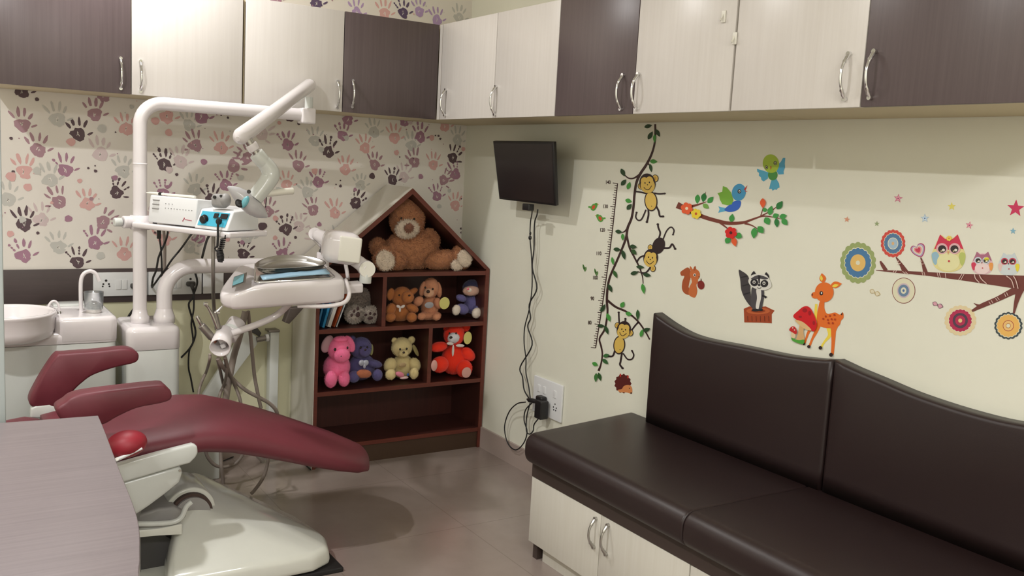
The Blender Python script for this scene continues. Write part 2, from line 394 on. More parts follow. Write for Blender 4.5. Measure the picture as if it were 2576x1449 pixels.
# ------------------------------------------------------------------ house-shaped bookshelf
YS = -.315; BX0, BX1 = -.918, -.006; BSH = .928; AP = (-.452, 1.318); T_ = .02
t = thing('toy_bookshelf', 'mahogany house-shaped bookshelf with a gabled roof holding soft toys', 'bookshelf', ((BX0+BX1)/2, YS, 0))
def lerp(a, b_, k): return a+(b_-a)*k
def panelXZ(name, pts, y0, y1, mt, label=None, parent=t):
    b = MB()
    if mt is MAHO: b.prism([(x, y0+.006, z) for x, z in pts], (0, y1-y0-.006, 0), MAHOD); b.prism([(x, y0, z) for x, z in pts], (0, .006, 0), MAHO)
    else: b.prism([(x, y0, z) for x, z in pts], (0, y1-y0, 0), mt)
    return b.build(name, parent, label)
panelXZ('side_panel', [(BX0+.004, 0), (BX0+T_, 0), (BX0+T_, BSH), (BX0+.004, BSH)], YS, -.014, MAHO)
b = MB(); b.box((BX0, YS+.004, 0), (BX0+.004, -.014, BSH), LAMCREAM); b.build('side_veneer', t, 'cream laminate outer face')
panelXZ('side_panel', [(BX1-T_, 0), (BX1, 0), (BX1, BSH), (BX1-T_, BSH)], YS, -.014, MAHO)
def roof(x0, z0, x1, z1, th, off):
    d = V((x1-x0, 0, z1-z0)).normalized(); n = V((d.z, 0, -d.x))
    if n.z > 0: n = -n
    p = [V((x0, 0, z0))-n*off, V((x1, 0, z1))-n*off, V((x1, 0, z1))+n*(th-off), V((x0, 0, z0))+n*(th-off)]
    return [(q.x, q.z) for q in p]
panelXZ('roof_panel', [(BX0, BSH), AP, (AP[0], AP[1]-.028), (BX0+.0285, BSH)], YS, -.014, MAHO)
panelXZ('roof_panel', [(BX1, BSH), AP, (AP[0], AP[1]-.028), (BX1-.0285, BSH)], YS, -.014, MAHO)
panelXZ('roof_veneer', [(BX0-.001, BSH+.001), (AP[0]-.001, AP[1]+.004), AP, (BX0, BSH)], YS+.003, -.014, LAMCREAM, 'cream laminate outer face of the roof')
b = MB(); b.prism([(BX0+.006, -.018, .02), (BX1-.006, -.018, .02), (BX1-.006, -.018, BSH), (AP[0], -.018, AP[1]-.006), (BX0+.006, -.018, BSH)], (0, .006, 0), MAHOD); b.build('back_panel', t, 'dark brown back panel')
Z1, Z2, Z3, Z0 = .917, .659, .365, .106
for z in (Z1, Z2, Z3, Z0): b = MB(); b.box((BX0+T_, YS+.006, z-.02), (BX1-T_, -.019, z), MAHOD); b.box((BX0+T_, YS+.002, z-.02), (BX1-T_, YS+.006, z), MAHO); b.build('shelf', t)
b = MB(); b.box((BX0+T_, YS+.012, 0), (BX1-T_, YS+.03, Z0-.02), KICK); b.build('kick_board', t, 'dark brown kick board')
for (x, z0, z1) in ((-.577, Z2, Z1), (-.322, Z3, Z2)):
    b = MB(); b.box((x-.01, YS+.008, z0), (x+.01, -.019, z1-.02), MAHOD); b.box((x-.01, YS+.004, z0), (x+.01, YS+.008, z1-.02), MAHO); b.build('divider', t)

# ------------------------------------------------------------------ soft toys
def c1(x, y): return 740+x/4.025, 460+y/4.025
def c2(x, y): return 760+x/3.45, 780+y/3.45
def toy(name, label, cat, cf, sc, yb, base, parts, floor_z, group='soft toys on the bookshelf', fl=.0045, dens=2.6):
    """parts: (name, cx, cy, rx, ry, rot, fwd, rd, material, fuzz); fwd = metres toward the room, rd = depth radius factor"""
    bp = cf(*base); p0 = un(bp[0], bp[1], 'y', yb); dz = floor_z-p0.z
    t = thing(name, label, cat, (p0.x, yb, floor_z), group); done = {}
    for (nm, cx, cy, rx, ry, rot, fwd, rd, mt, fz) in parts:
        q = un(*cf(cx, cy), 'y', yb-fwd); k = depth(q)/FPX/sc
        M = Matrix.Rotation(R_(rot), 3, 'Y')
        r = (rx*k*1.03, max((rx+ry)/2*k*rd, .0012), ry*k*1.03)
        z = q.z+dz
        b = MB(); b.ell((q.x, q.y, z), r, mt, M, 22, 14, fuzz=int(fz*dens), fl=fl)
        if nm in ('body', 'foot', 'leg'):      # nothing sinks below the shelf
            b.v = [(v[0], v[1], max(v[2], floor_z+.0008)) for v in b.v]
        if nm.startswith('>'): b.build(nm[1:], sub(done['head'], t))
        else:
            o = b.build(nm, t)
            if nm not in done: done[nm] = o
    return t
def plush(n, c, c2_=None): return mat('plush_'+n, c, .95, sheen=.25, kind=1, col2=c2_ or tuple(int(q*.9) for q in c), scale=(50, 50, 50))
EYE = mat('toy_eye', (30, 20, 16), .15); NOSE = mat('toy_nose', (52, 30, 24), .35)
TBR = plush('bear_brown', (196, 136, 96), (168, 112, 76)); TCR = plush('bear_cream', (232, 214, 194)); TNO = plush('bear_nose', (140, 92, 70))
RIB = mat('white_ribbon', (225, 215, 212), .35); TAGY = mat('yellow_tag', (222, 214, 130), .4); PENT = mat('tag_print', (90, 80, 50), .5)
big = toy('teddy_bear', 'large brown teddy bear slumped under the bookshelf gable', 'soft toy', c1, 4.025, -.19, (1180, 884), [
 ('body', 1190, 690, 285, 200, 0, 0, .42, TBR, 5200), ('head', 1145, 385, 175, 192, -14, .02, .5, TBR, 4200),
 ('>ear', 1035, 250, 50, 55, 0, -.02, .4, TBR, 500), ('>muzzle', 1145, 478, 122, 88, -4, .085, .5, TCR, 900), ('>nose', 1165, 468, 48, 42, 0, .135, .4, TNO, 200),
 ('>eye', 1085, 370, 11, 11, 0, .098, .8, EYE, 0), ('>eye', 1215, 378, 11, 11, 0, .098, .8, EYE, 0),
 ('arm', 850, 660, 85, 80, 30, -.02, .6, TBR, 1200), ('arm', 1370, 590, 95, 115, -40, .0, .5, TBR, 1400),
 ('leg', 1010, 790, 150, 95, 10, .05, .6, TBR, 1700), ('foot', 915, 780, 122, 112, 35, .075, .45, TBR, 1300), ('sole', 925, 797, 104, 92, 35, .125, .1, TCR, 600),
 ('leg', 1500, 790, 190, 90, -6, .045, .5, TBR, 1900), ('foot', 1690, 765, 108, 118, -20, .06, .5, TBR, 1300), ('sole', 1725, 775, 72, 86, -35, .105, .15, TCR, 500), ('sole', 1645, 845, 60, 48, 20, .10, .2, TCR, 300)], Z1, fl=.011, dens=1.3)
DG = plush('dog_ginger', (202, 126, 70)); DT = plush('dog_tan', (232, 162, 124)); DTL = plush('dog_muzzle', (242, 190, 156)); PATCH = mat('silver_patch', (170, 168, 176), .4, .3)
toy('toy_dog', 'ginger plush dog with a white bow, left of the tan one on the middle shelf', 'soft toy', c1, 4.025, -.19, (1070, 1430), [
 ('body', 1070, 1330, 118, 105, 0, 0, .8, DG, 900), ('head', 1090, 1185, 100, 98, 0, .02, .8, DG, 800), ('>muzzle', 1150, 1190, 62, 58, 0, .07, .8, DG, 400), ('>nose', 1165, 1172, 13, 10, 0, .12, .8, NOSE, 0),
 ('>ear', 978, 1160, 38, 58, 8, .02, .4, DG, 300), ('>ear', 1200, 1132, 52, 27, -25, .02, .5, DG, 300), ('>eye', 1063, 1170, 9, 10, 0, .085, .8, EYE, 0),
 ('arm', 978, 1315, 48, 62, 15, .05, .8, DG, 300), ('arm', 1195, 1300, 68, 38, 25, .05, .8, DG, 300), ('foot', 975, 1392, 52, 44, 0, .07, .9, DG, 300), ('foot', 1188, 1393, 52, 47, 0, .07, .9, DG, 300),
 ('bow', 1055, 1285, 26, 15, 25, .092, .5, RIB, 0), ('bow', 1098, 1285, 26, 15, -25, .092, .5, RIB, 0), ('ribbon_tail', 1070, 1318, 11, 24, 0, .095, .3, RIB, 0)], Z2)
toy('toy_dog', 'tan plush dog with a yellow round tag and silver chest patch', 'soft toy', c1, 4.025, -.19, (1370, 1430), [
 ('body', 1372, 1300, 88, 110, 0, 0, .75, DT, 800), ('body', 1370, 1388, 122, 42, 0, .02, .8, DT, 600), ('head', 1380, 1110, 82, 98, 0, .015, .8, DT, 800), ('>muzzle', 1362, 1160, 54, 42, 0, .065, .8, DTL, 300), ('>nose', 1355, 1149, 19, 17, 0, .108, .8, NOSE, 0),
 ('>ear', 1300, 1120, 30, 72, 12, .015, .5, DT, 300), ('>ear', 1462, 1130, 28, 76, -10, .015, .5, DT, 300), ('>eye', 1326, 1108, 10, 11, 0, .078, .8, EYE, 0), ('>eye', 1402, 1122, 10, 11, 0, .078, .8, EYE, 0),
 ('arm', 1258, 1245, 52, 42, -35, .04, .8, DT, 300), ('arm', 1455, 1265, 40, 55, -25, .05, .8, DT, 300), ('patch', 1365, 1285, 50, 32, 0, .082, .12, PATCH, 0), ('foot', 1290, 1400, 42, 34, 0, .075, .8, DT, 200), ('foot', 1440, 1404, 42, 34, 0, .075, .8, DT, 200),
 ('tag', 1520, 1265, 58, 60, 0, .075, .02, TAGY, 0)], Z2)
PB = plush('periwinkle', (114, 108, 166)); PN = plush('navy', (62, 62, 96)); PP = plush('peach', (240, 196, 176)); PC = plush('cream', (244, 230, 216))
toy('plush_penguin', 'small periwinkle plush with a navy cap and cream feet, right of the tan dog', 'soft toy', c1, 4.025, -.19, (1800, 1420), [
 ('body', 1808, 1280, 92, 100, 0, 0, .8, PB, 700), ('head', 1800, 1120, 100, 82, 0, .015, .85, PN, 600), ('>face', 1790, 1150, 88, 48, 0, .045, .85, PP, 300), ('>muzzle', 1772, 1145, 24, 20, 0, .11, .6, PC, 0), ('>nose', 1758, 1134, 14, 12, 0, .118, .6, mat('pink_nose', (222, 110, 130), .5), 0),
 ('arm', 1690, 1225, 58, 32, 20, .04, .8, PB, 200), ('arm', 1880, 1245, 36, 52, -20, .04, .8, PB, 200), ('leg', 1700, 1335, 70, 50, 20, .05, .8, PB, 200), ('leg', 1865, 1350, 52, 55, 0, .05, .8, PB, 200),
 ('foot', 1640, 1345, 42, 50, 10, .08, .6, PC, 200), ('foot', 1845, 1375, 50, 50, 0, .08, .6, PC, 200)], Z2)
GR = plush('grey_fur', (158, 144, 134), (126, 112, 104)); GL = plush('light_grey_fur', (208, 196, 186), (180, 168, 158)); PAD = mat('paw_pad', (62, 38, 40), .5)
toy('plush_animal', 'shaggy grey plush animal lying feet first with dark paw pads', 'soft toy', c1, 4.025, -.17, (690, 1475), [
 ('body', 650, 1290, 165, 150, 0, -.03, .6, GR, 2600), ('foot', 608, 1400, 88, 78, 0, .06, .7, GL, 1300), ('foot', 778, 1400, 94, 76, 0, .06, .7, GL, 1300),
 ('paw_pad', 643, 1340, 14, 20, 0, .105, .3, PAD, 0), ('paw_pad', 605, 1368, 14, 16, 0, .115, .3, PAD, 0), ('paw_pad', 580, 1408, 14, 16, 0, .11, .3, PAD, 0), ('paw_pad', 643, 1402, 24, 27, 0, .112, .25, PAD, 0),
 ('paw_pad', 722, 1405, 17, 13, 0, .11, .3, PAD, 0), ('paw_pad', 768, 1390, 14, 15, 0, .117, .3, PAD, 0), ('paw_pad', 812, 1397, 15, 15, 0, .112, .3, PAD, 0), ('paw_pad', 768, 1437, 30, 17, 0, .112, .3, PAD, 0)], Z2, fl=.012, dens=1.3)
PK = plush('hot_pink', (255, 132, 176), (255, 118, 166)); EI = mat('ear_lining', (190, 150, 158), .6)
toy('toy_lamb', 'hot pink plush lamb standing at the front left of the lower shelf', 'soft toy', c2, 3.45, -.245, (300, 700), [
 ('body', 300, 525, 112, 118, 0, -.01, .9, PK, 1100), ('head', 318, 365, 96, 100, 0, .02, .8, PK, 1000), ('>muzzle', 345, 425, 70, 58, 0, .07, .8, PK, 500), ('>tuft', 335, 285, 62, 26, 0, .04, .8, PK, 400),
 ('>ear', 218, 325, 50, 78, 25, .015, .3, EI, 0), ('>ear', 410, 325, 42, 76, -28, .02, .3, PK, 300), ('>eye', 285, 373, 12, 13, 0, .098, .7, EYE, 0), ('>eye', 393, 358, 8, 12, 0, .088, .7, EYE, 0), ('>mouth', 338, 432, 5, 5, 0, .128, .6, NOSE, 0),
 ('leg', 248, 630, 50, 72, 0, .05, .9, PK, 500), ('leg', 363, 625, 46, 66, 0, .05, .9, PK, 500)], Z3)
PU = plush('dusk_purple', (98, 92, 144)); SIL = mat('silver_bow', (178, 180, 196), .35, .2); ORP = plush('orange_patch', (196, 118, 84))
toy('teddy_bear', 'dusky purple teddy bear with a silver bow behind the pink lamb', 'soft toy', c2, 3.45, -.2, (540, 655), [
 ('body', 515, 520, 118, 112, 0, 0, .75, PU, 900), ('head', 510, 355, 92, 90, 0, .02, .8, PU, 800), ('>ear', 430, 285, 36, 34, 0, 0, .5, PU, 200), ('>muzzle', 545, 385, 52, 46, 0, .07, .7, PU, 200), ('>eye', 508, 352, 10, 10, 0, .082, .7, EYE, 0), ('>eye', 565, 352, 9, 10, 0, .082, .7, EYE, 0), ('>nose', 548, 372, 12, 9, 0, .118, .6, NOSE, 0),
 ('tag', 602, 372, 16, 48, 0, .02, .08, mat('olive_tag', (150, 148, 96), .5), 0), ('arm', 625, 492, 72, 32, 15, .05, .8, PU, 300), ('foot', 450, 605, 50, 50, 0, .08, .8, PU, 300), ('foot', 652, 590, 44, 48, 0, .08, .8, PU, 300),
 ('bow', 515, 485, 26, 26, 20, .098, .4, SIL, 0), ('bow', 552, 485, 26, 26, -20, .098, .4, SIL, 0), ('ribbon_tail', 540, 515, 12, 20, 0, .1, .4, SIL, 0), ('patch', 535, 580, 68, 36, 8, .095, .35, ORP, 300)], Z3)
CB = plush('butter_cream', (232, 214, 160), (222, 202, 146))
toy('teddy_bear', 'butter-cream teddy bear in the middle of the lower shelf', 'soft toy', c2, 3.45, -.2, (870, 612), [
 ('body', 870, 500, 95, 100, 0, 0, .8, CB, 800), ('head', 865, 335, 90, 82, 0, .02, .85, CB, 700), ('>ear', 948, 272, 32, 30, 0, .01, .5, CB, 150), ('>ear', 800, 275, 24, 22, 0, .01, .5, CB, 100), ('>muzzle', 880, 388, 42, 32, 0, .075, .8, CB, 150),
 ('>nose', 882, 381, 12, 10, 0, .112, .6, NOSE, 0), ('>eye', 850, 353, 9, 10, 0, .092, .7, EYE, 0), ('>eye', 907, 349, 9, 10, 0, .092, .7, EYE, 0), ('tag', 985, 362, 17, 58, -28, .03, .12, mat('khaki_tag', (160, 146, 96), .5), 0),
 ('arm', 765, 490, 55, 62, 25, .04, .8, CB, 250), ('arm', 975, 488, 50, 62, -25, .04, .8, CB, 250), ('foot', 768, 570, 46, 46, 0, .08, .8, CB, 250), ('foot', 970, 560, 38, 48, 0, .08, .8, CB, 250),
 ('patch', 872, 490, 34, 20, 0, .094, .3, mat('chest_patch', (176, 150, 110), .6), 0), ('bow', 848, 570, 42, 22, 20, .1, .4, mat('pink_ribbon', (226, 132, 156), .4), 0), ('ribbon_tail', 885, 600, 40, 12, 0, .1, .5, mat('pale_pink_ribbon', (220, 186, 186), .4), 0), ('button', 918, 573, 11, 13, 0, .1, .6, mat('blue_button', (50, 90, 160), .4), 0)], Z3)
RD = plush('scarlet', (255, 62, 34), (255, 52, 26)); MZ = plush('pale_muzzle', (232, 230, 236)); SOL = mat('pale_sole', (222, 168, 160), .7)
toy('teddy_bear', 'bright scarlet teddy bear with a white bow and yellow tag', 'soft toy', c2, 3.45, -.215, (1320, 600), [
 ('body', 1320, 460, 118, 128, 0, 0, .75, RD, 1100), ('head', 1318, 245, 92, 92, 0, .02, .85, RD, 900), ('>ear', 1258, 188, 34, 34, 0, .0, .5, RD, 200), ('>ear', 1422, 180, 38, 38, 0, .01, .5, RD, 200), ('>muzzle', 1313, 275, 54, 44, 0, .07, .7, MZ, 200),
 ('>nose', 1290, 272, 16, 11, 0, .112, .6, EYE, 0), ('>eye', 1277, 235, 8, 9, 0, .085, .7, EYE, 0), ('>eye', 1335, 235, 8, 9, 0, .085, .7, EYE, 0), ('tag', 1436, 275, 40, 55, 0, .06, .03, TAGY, 0),
 ('arm', 1185, 352, 78, 40, -6, .04, .8, RD, 400), ('arm', 1440, 415, 72, 46, 40, .05, .8, RD, 400), ('leg', 1195, 505, 78, 68, 0, .05, .8, RD, 500), ('sole', 1145, 515, 30, 48, 0, .10, .3, SOL, 0), ('leg', 1405, 540, 70, 74, 0, .06, .85, RD, 500), ('sole', 1425, 575, 46, 46, 0, .112, .25, SOL, 0),
 ('bow', 1283, 325, 34, 13, 8, .096, .4, RIB, 0), ('bow', 1370, 342, 42, 13, 4, .09, .4, RIB, 0), ('ribbon_tail', 1308, 385, 11, 50, 0, .098, .3, RIB, 0)], Z3)

# leaning books
for k, (x0, w_, lean, h, c, lb) in enumerate([(-.895, .012, 12, .205, (44, 122, 172), 'blue book leaning at the left end of the middle shelf'), (-.870, .014, 15, .20, (38, 140, 196), 'bright blue book leaning between the darker blue and the white one'),
        (-.845, .020, 18, .21, (214, 212, 210), 'thick white book leaning between the blue and orange books'), (-.812, .006, 20, .205, (200, 92, 48), 'thin orange book leaning right of the white one'), (-.802, .008, 20, .20, (196, 202, 206), 'thin pale book with blue marks leaning rightmost of the books')]):
    a = R_(lean); d = V((sin(a), 0, cos(a))); n = V((cos(a), 0, -sin(a)))
    if k == 0: n = n
    t = thing('book', lb, 'book', (x0, -.2, Z2), 'books leaning on the middle shelf')
    zo = Z2+.001+w_*sin(a); o = V((x0, -.275, zo)); cv = mat('book_cover_%d' % k, c, .4); pg = mat('book_pages', (232, 228, 216), .7)
    b = MB(); P = lambda u, v: o+n*u+d*v
    b.prism([P(0, 0), P(.0015, 0), P(.0015, h), P(0, h)], (0, .15, 0), cv); b.prism([P(w_-.0015, 0), P(w_, 0), P(w_, h), P(w_-.0015, h)], (0, .15, 0), cv)
    b.prism([P(0, 0), P(w_, 0), P(w_, h), P(0, h)], (0, .0015, 0), cv)
    b.build('cover', t)
    b = MB(); b.prism([P(.0017, .002), P(w_-.0017, .002), P(w_-.0017, h-.003), P(.0017, h-.003)], (0, .147, 0), pg); b.v = [(q[0], q[1]+.0018, q[2]) for q in b.v]; b.build('pages', t)
# ------------------------------------------------------------------ television, cords, socket
XT = -.12
t = thing('wall_television', 'small black flat television hung on the cream wall', 'television', (XT, -.73, 1.42))
tq = [un(1240, 355, 'x', -.158), un(1392, 357, 'x', -.158), un(1398, 518, 'x', -.102), un(1256, 501, 'x', -.102)]
tn = (tq[1]-tq[0]).cross(tq[3]-tq[0]).normalized(); tn = tn if tn.x > 0 else -tn
b = MB(); b.prism(tq, tn*.016, BLACK); tm = sum(tq, V((0, 0, 0)))/4; b.prism([tm+(p-tm)*.86+tn*.0155 for p in tq], tn*.016, BLACK); b.build('housing', t, bevel=.002, seg=2)
b = MB(); b.prism([tm+V((0, (p-tm).y*.955, (p-tm).z*.93))+V(((p-tm).x*.93, 0, 0))-tn*.0012 for p in tq], tn*.001, SCREEN); b.build('screen', t, 'dark glossy screen')
b = MB(); b.box((XT+.024, -.80, 1.36), (-.03, -.70, 1.46), BLACK); b.box((-.031, -.83, 1.33), (-.001, -.67, 1.50), BLACK); b.build('wall_bracket', t)
TVT = t; b = MB(); b.rbox((XT+.005, -.80, 1.268), (.03, .055, .03), .004, BLACK, n=2); b.build('sensor_box', t)
def c3(x, y): return 1220+x/1.746, 330+y/1.746
def wallcord(path, r, name, label, x=-.03, cf=c3, ax='x', mt=RUBBER, cat='cable', seg=8, group=None):
    b = MB(); pts = []
    for i, q in enumerate(path):
        xx = q[2] if len(q) > 2 else x
        pts.append(un(*cf(q[0], q[1]), ax, xx))
    b.tube(pts, r, mt, seg, sub=5)
    return solo(b, name, label, cat, group)
tc1 = wallcord([(208, 335, -.09), (206, 365, -.06), (200, 400), (198, 470), (205, 560), (207, 680), (195, 780), (175, 860), (172, 930), (180, 1000), (180, 1060), (192, 1120), (200, 1180, -.03)], .0028, 'power_cord', 'thin black cord with a bead hanging straight from the television')
fb = un(*c3(198, 468), 'x', -.03); b = MB(); b.ell(fb, (.007, .0095, .011), BLACK, None, 14, 10); b.ell(fb+V((0, 0, .02)), (.005, .005, .009), BLACK, None, 12, 8); o = b.build('ferrite_bead', {'_obj': tc1, '_o': V((0, 0, 0))})
for k_ in ('label', 'category'): del tc1[k_]
tc1.parent = TVT['_obj']; tc1.location = -TVT['_o']
wallcord([(232, 345, -.09), (228, 370, -.05), (218, 405), (215, 520), (208, 600), (228, 690), (195, 760), (200, 820), (188, 860), (207, 940), (155, 1035), (165, 1080), (172, 1135), (192, 1172, -.035)], .0032, 'signal_cord', 'wavy black cord crossing the straight one below the television')
wallcord([(178, 1190, -.06), (140, 1198, -.05), (105, 1235), (86, 1300), (100, 1370), (135, 1400), (170, 1370), (185, 1320), (172, 1270), (178, 1225), (205, 1195, -.05)], .003, 'cord_loop', 'black cord hanging in a loop beside the wall socket', group=None)
wallcord([(235, 1262, -.05), (216, 1288), (212, 1315), (198, 1330), (184, 1322), (181, 1290), (184, 1250), (198, 1195, -.04)], .003, 'adapter_cord', 'short black cord from the adapter to the bench end')
# socket plate on the right wall
def plate_modules(t, b0):
    pass
P0 = un(1349, 943, 'x', 0); 
t = thing('socket_plate', 'large white socket plate on the cream wall beside the bench', 'socket', (-.001, -.888, .40))
b = MB(); b.rbox((-.006, -.888, .398), (.011, .230, .172), .004, PLW, n=2); pl = b.build('plate', t)
for (yy) in (-.82, -.865, -.95):
    b = MB(); b.rbox((-.0125, yy, .432), (.005, .020, .034), .002, PLW, n=2); b.build('switch', t)
b = MB()
for (cy) in (-.84, -.955):
    for (dy, dz) in ((0, .016), (-.011, 0), (.011, 0), (-.008, -.012), (.008, -.012)): b.cyl((-.0113, cy+dy, .372+dz), (-.0123, cy+dy, .372+dz), .0035, BLACK, 12)
b.build('socket_holes', t)
t = thing('power_adapter', 'black power adapter plugged into the lower wall socket', 'adapter', (-.012, -.85, .36))
c = un(1362, 1030, 'x', -.045); b = MB(); b.rbox((c.x, c.y, c.z), (.045, .052, .085), .006, BLACK, n=3); b.build('body', t)
c2_ = un(1350, 1003, 'x', -.045); b = MB(); b.rbox((-.03, c2_.y-.015, c2_.z), (.035, .05, .03), .008, BLACK, n=3); b.build('plug', t)
t2 = un(1335, 1008, 'x', -.06); b = MB(); b.tube([t2+V((0, .03, 0)), t2+V((0, .01, 0)), t2+V((.008, -.018, .002)), t2+V((.012, -.04, .004))], [.004, .011, .011, .009], BLACK, 12)
solo(b, 'power_plug', 'black plug pointing left on the looped cord', 'plug')

# ------------------------------------------------------------------ bench
YB0, YBS, YB1 = -1.56, -2.405, -3.45
t = thing('bench_cabinet', 'built-in bench cabinet with pale doors under the brown seat cushions', 'bench cabinet', (-.27, -2.4, 0))
b = MB(); b.box((-.515, YB1, .065), (-.013, YB0-.02, .372), LAMCREAM); b.build('carcass', t)
b = MB(); b.box((-.50, YB1, 0), (-.013, YB0-.05, .065), LAMCREAM); b.build('plinth', t)
RAIL = mat('dark_rail', (66, 54, 50), .45)
b = MB(); b.box((-.515, YB0-.02, .065), (-.013, YB0, .372), LAMCREAM); b.build('end_panel', t, 'pale end panel')
b = MB(); b.box((-.512, YB0-.03, 0), (-.46, YB0-.003, .064), RAIL); b.build('leg', t, 'short dark corner leg')
b = MB(); b.box((-.535, YB1, .318), (-.516, YB0, .372), RAIL); b.build('top_rail', t, 'dark brown rail under the cushions')
for (y0, y1, hp) in ((YB0-.001, -1.975, (1498, 1340)), (-1.978, -2.397, (1529, 1357)), (-2.403, -2.82, None), (-2.823, -3.24, None)):
    b = MB(); b.box((-.534, y1, .068), (-.516, y0, .315), LAMCREAM); d = b.build('door', t, bevel=.001, seg=2)
    if hp:
        c = un(hp[0], hp[1], 'x', -.534); bow_handle(sub(d, t), c, (-1, 0, 0), L=.10, mt=STEEL)
def cushion(y0, y1, label, skew):
    x0, x1, z0, z1 = -.584, -.004, .374, .487; b = MB(); rings = []
    def prof(y, ins):
        o = []
        for (cx_, cz_, r, a0_) in ((x0+.045, z1-.045, .045, 180), (x1-.01, z1-.01, .010, 90), (x1-.01, z0+.01, .010, 0), (x0+.045, z0+.045, .045, -90)):
            for k in range(9):
                a = R_(a0_-90*k/8); rr_ = max(r-ins, .0005); px_, pz_ = cx_, cz_
                px_ = x0+max(r, ins) if cx_ < -.3 else x1-max(r, ins)
                pz_ = z1-max(r, ins) if cz_ > .43 else z0+max(r, ins)
                X_ = px_+rr_*cos(a); o.append((X_, y-skew*max(0, 1-(y0-y)/.35)*(x1-X_)/(x1-x0), pz_+rr_*sin(a)))
        return o
    R0, R1 = (.034 if skew else .009), .009
    for k in range(7): a = R_(90*k/6); rings.append(prof(y0-R0*(1-cos(a)), R0*(1-sin(a))))
    for q in (.1, .2, .3, .4, .6, .8): rings.append(prof(y0+(y1-y0)*q, 0))
    for k in range(6, -1, -1): a = R_(90*k/6); rings.append(prof(y1+R1*(1-cos(a)), R1*(1-sin(a))))
    b.loft(rings, BROWNV)
    return solo(b, 'seat_cushion', label, 'cushion', 'bench cushions')
cushion(-1.455, YBS, 'dark brown vinyl seat cushion at the socket end of the bench', .105)
cushion(YBS-.001, YB1, 'dark brown vinyl seat cushion running out of the frame at the right', 0)
def back_panel(y0, y1, prof, label):
    """prof: [(t, z)] of the scooped top edge"""
    n = 28; pts = []
    for k in range(n+1):
        q = k/n; z = 0
        for i in range(len(prof)-1):
            if prof[i][0] <= q <= prof[i+1][0]:
                a, c_ = prof[i], prof[i+1]; u = (q-a[0])/(c_[0]-a[0]); z = a[1]+(c_[1]-a[1])*u
        pts.append((y0+(y1-y0)*q, z))
    def ring(x, inset):
        r = []
        for (y, z) in pts: r.append((x, min(max(y, y1+inset), y0-inset), z-inset))
        for k in range(6): r.append((x, y1+inset, pts[-1][1]-inset-(pts[-1][1]-.489)*(k+1)/6))
        for k in range(7): r.append((x, y0-inset, .489+(pts[0][1]-inset-.489)*k/7)) if k < 7 else None
        return r
    s = 1 if y1 > y0 else -1
    def rg(x, ins): return [(x, y, z) for (x, y, z) in ring(x, ins*1)]
    b = MB(); rings = [rg(-.002, 0), rg(-.040, 0), rg(-.047, .002), rg(-.052, .006), rg(-.054, .014)]
    for r_ in rings[2:]:
        pass
    b.loft(rings, BROWNV)
    # the bevel inset goes toward the panel's inside on both ends
    return solo(b, 'backrest_panel', label, 'backrest', 'bench backrests')
def catmull(ts, m=10):
    out = []
    for i in range(len(ts)-1):
        p0, p1, p2, p3 = ts[max(i-1, 0)], ts[i], ts[i+1], ts[min(i+2, len(ts)-1)]
        for k in range(m):
            u = k/m; out.append(tuple(.5*((2*p1[j])+(p2[j]-p0[j])*u+(2*p0[j]-5*p1[j]+4*p2[j]-p3[j])*u*u+(3*p1[j]-p0[j]-3*p2[j]+p3[j])*u**3) for j in (0, 1)))
    out.append(ts[-1]); return out
e1 = [un(px, py, 'x', -.05) for px, py in [(1643, 787), (1690, 820), (1750, 848), (1870, 873), (1990, 897), (2098, 907)]]
e2 = [un(px, py, 'x', -.05) for px, py in [(2102, 906), (2142, 926), (2216, 957), (2291, 989), (2390, 1023), (2489, 1051), (2576, 1069)]]
E1 = catmull([((p.y+1.612)/(-2.452+1.612), p.z) for p in e1]); E1[0] = (0, E1[0][1]); E1[-1] = (1, E1[-1][1])
ye = -3.45; L2 = ye+2.456
E2 = catmull([((p.y+2.456)/L2, p.z) for p in e2]+[(1, e2[-1].z+.03)]); E2[0] = (0, E2[0][1])
back_panel(-1.612, -2.452, E1, 'dark brown vinyl backrest with a scooped top, left of the peak beside the monkey')
back_panel(-2.456, ye, E2, 'dark brown vinyl backrest with a scooped top, below the owl branch')

# ------------------------------------------------------------------ desk, foreground
dp = [un(px, py, 'z', .75) for px, py in [(247, 1045), (262, 1080), (300, 1180), (345, 1300), (352, 1400), (350, 1449)]]
edge = catmull([(p.x, p.y) for p in dp]+[(-2.16, -3.0), (-2.28, -3.35)])
poly = [(-3.0, -1.69)]+edge+[(-3.0, -3.35)]
XPART = un(15, 1040, 'y', -1.70).x
t = thing('desk', 'grey-brown wood-grain desk with a curved edge in the left foreground', 'desk', (-2.6, -2.5, 0))
b = MB(); b.prism([(x, y, .722) for x, y in poly], (0, 0, .028), DESKM); b.build('desktop', t, bevel=.002, seg=2)
b = MB(); b.box((-2.98, -1.76, .0), (-2.12, -1.78, .721), DARK); b.build('modesty_panel', t)
b = MB(); b.box((-2.98, -3.30, 0), (-2.96, -1.79, .721), DARK); b.build('side_panel', t)
b = MB(); b.box((-2.30, -1.660, 0), (XPART, -1.700, 2.69), mat('partition_grey', (176, 184, 184), .4)); struct(b, 'trim_2', bevel=.003)

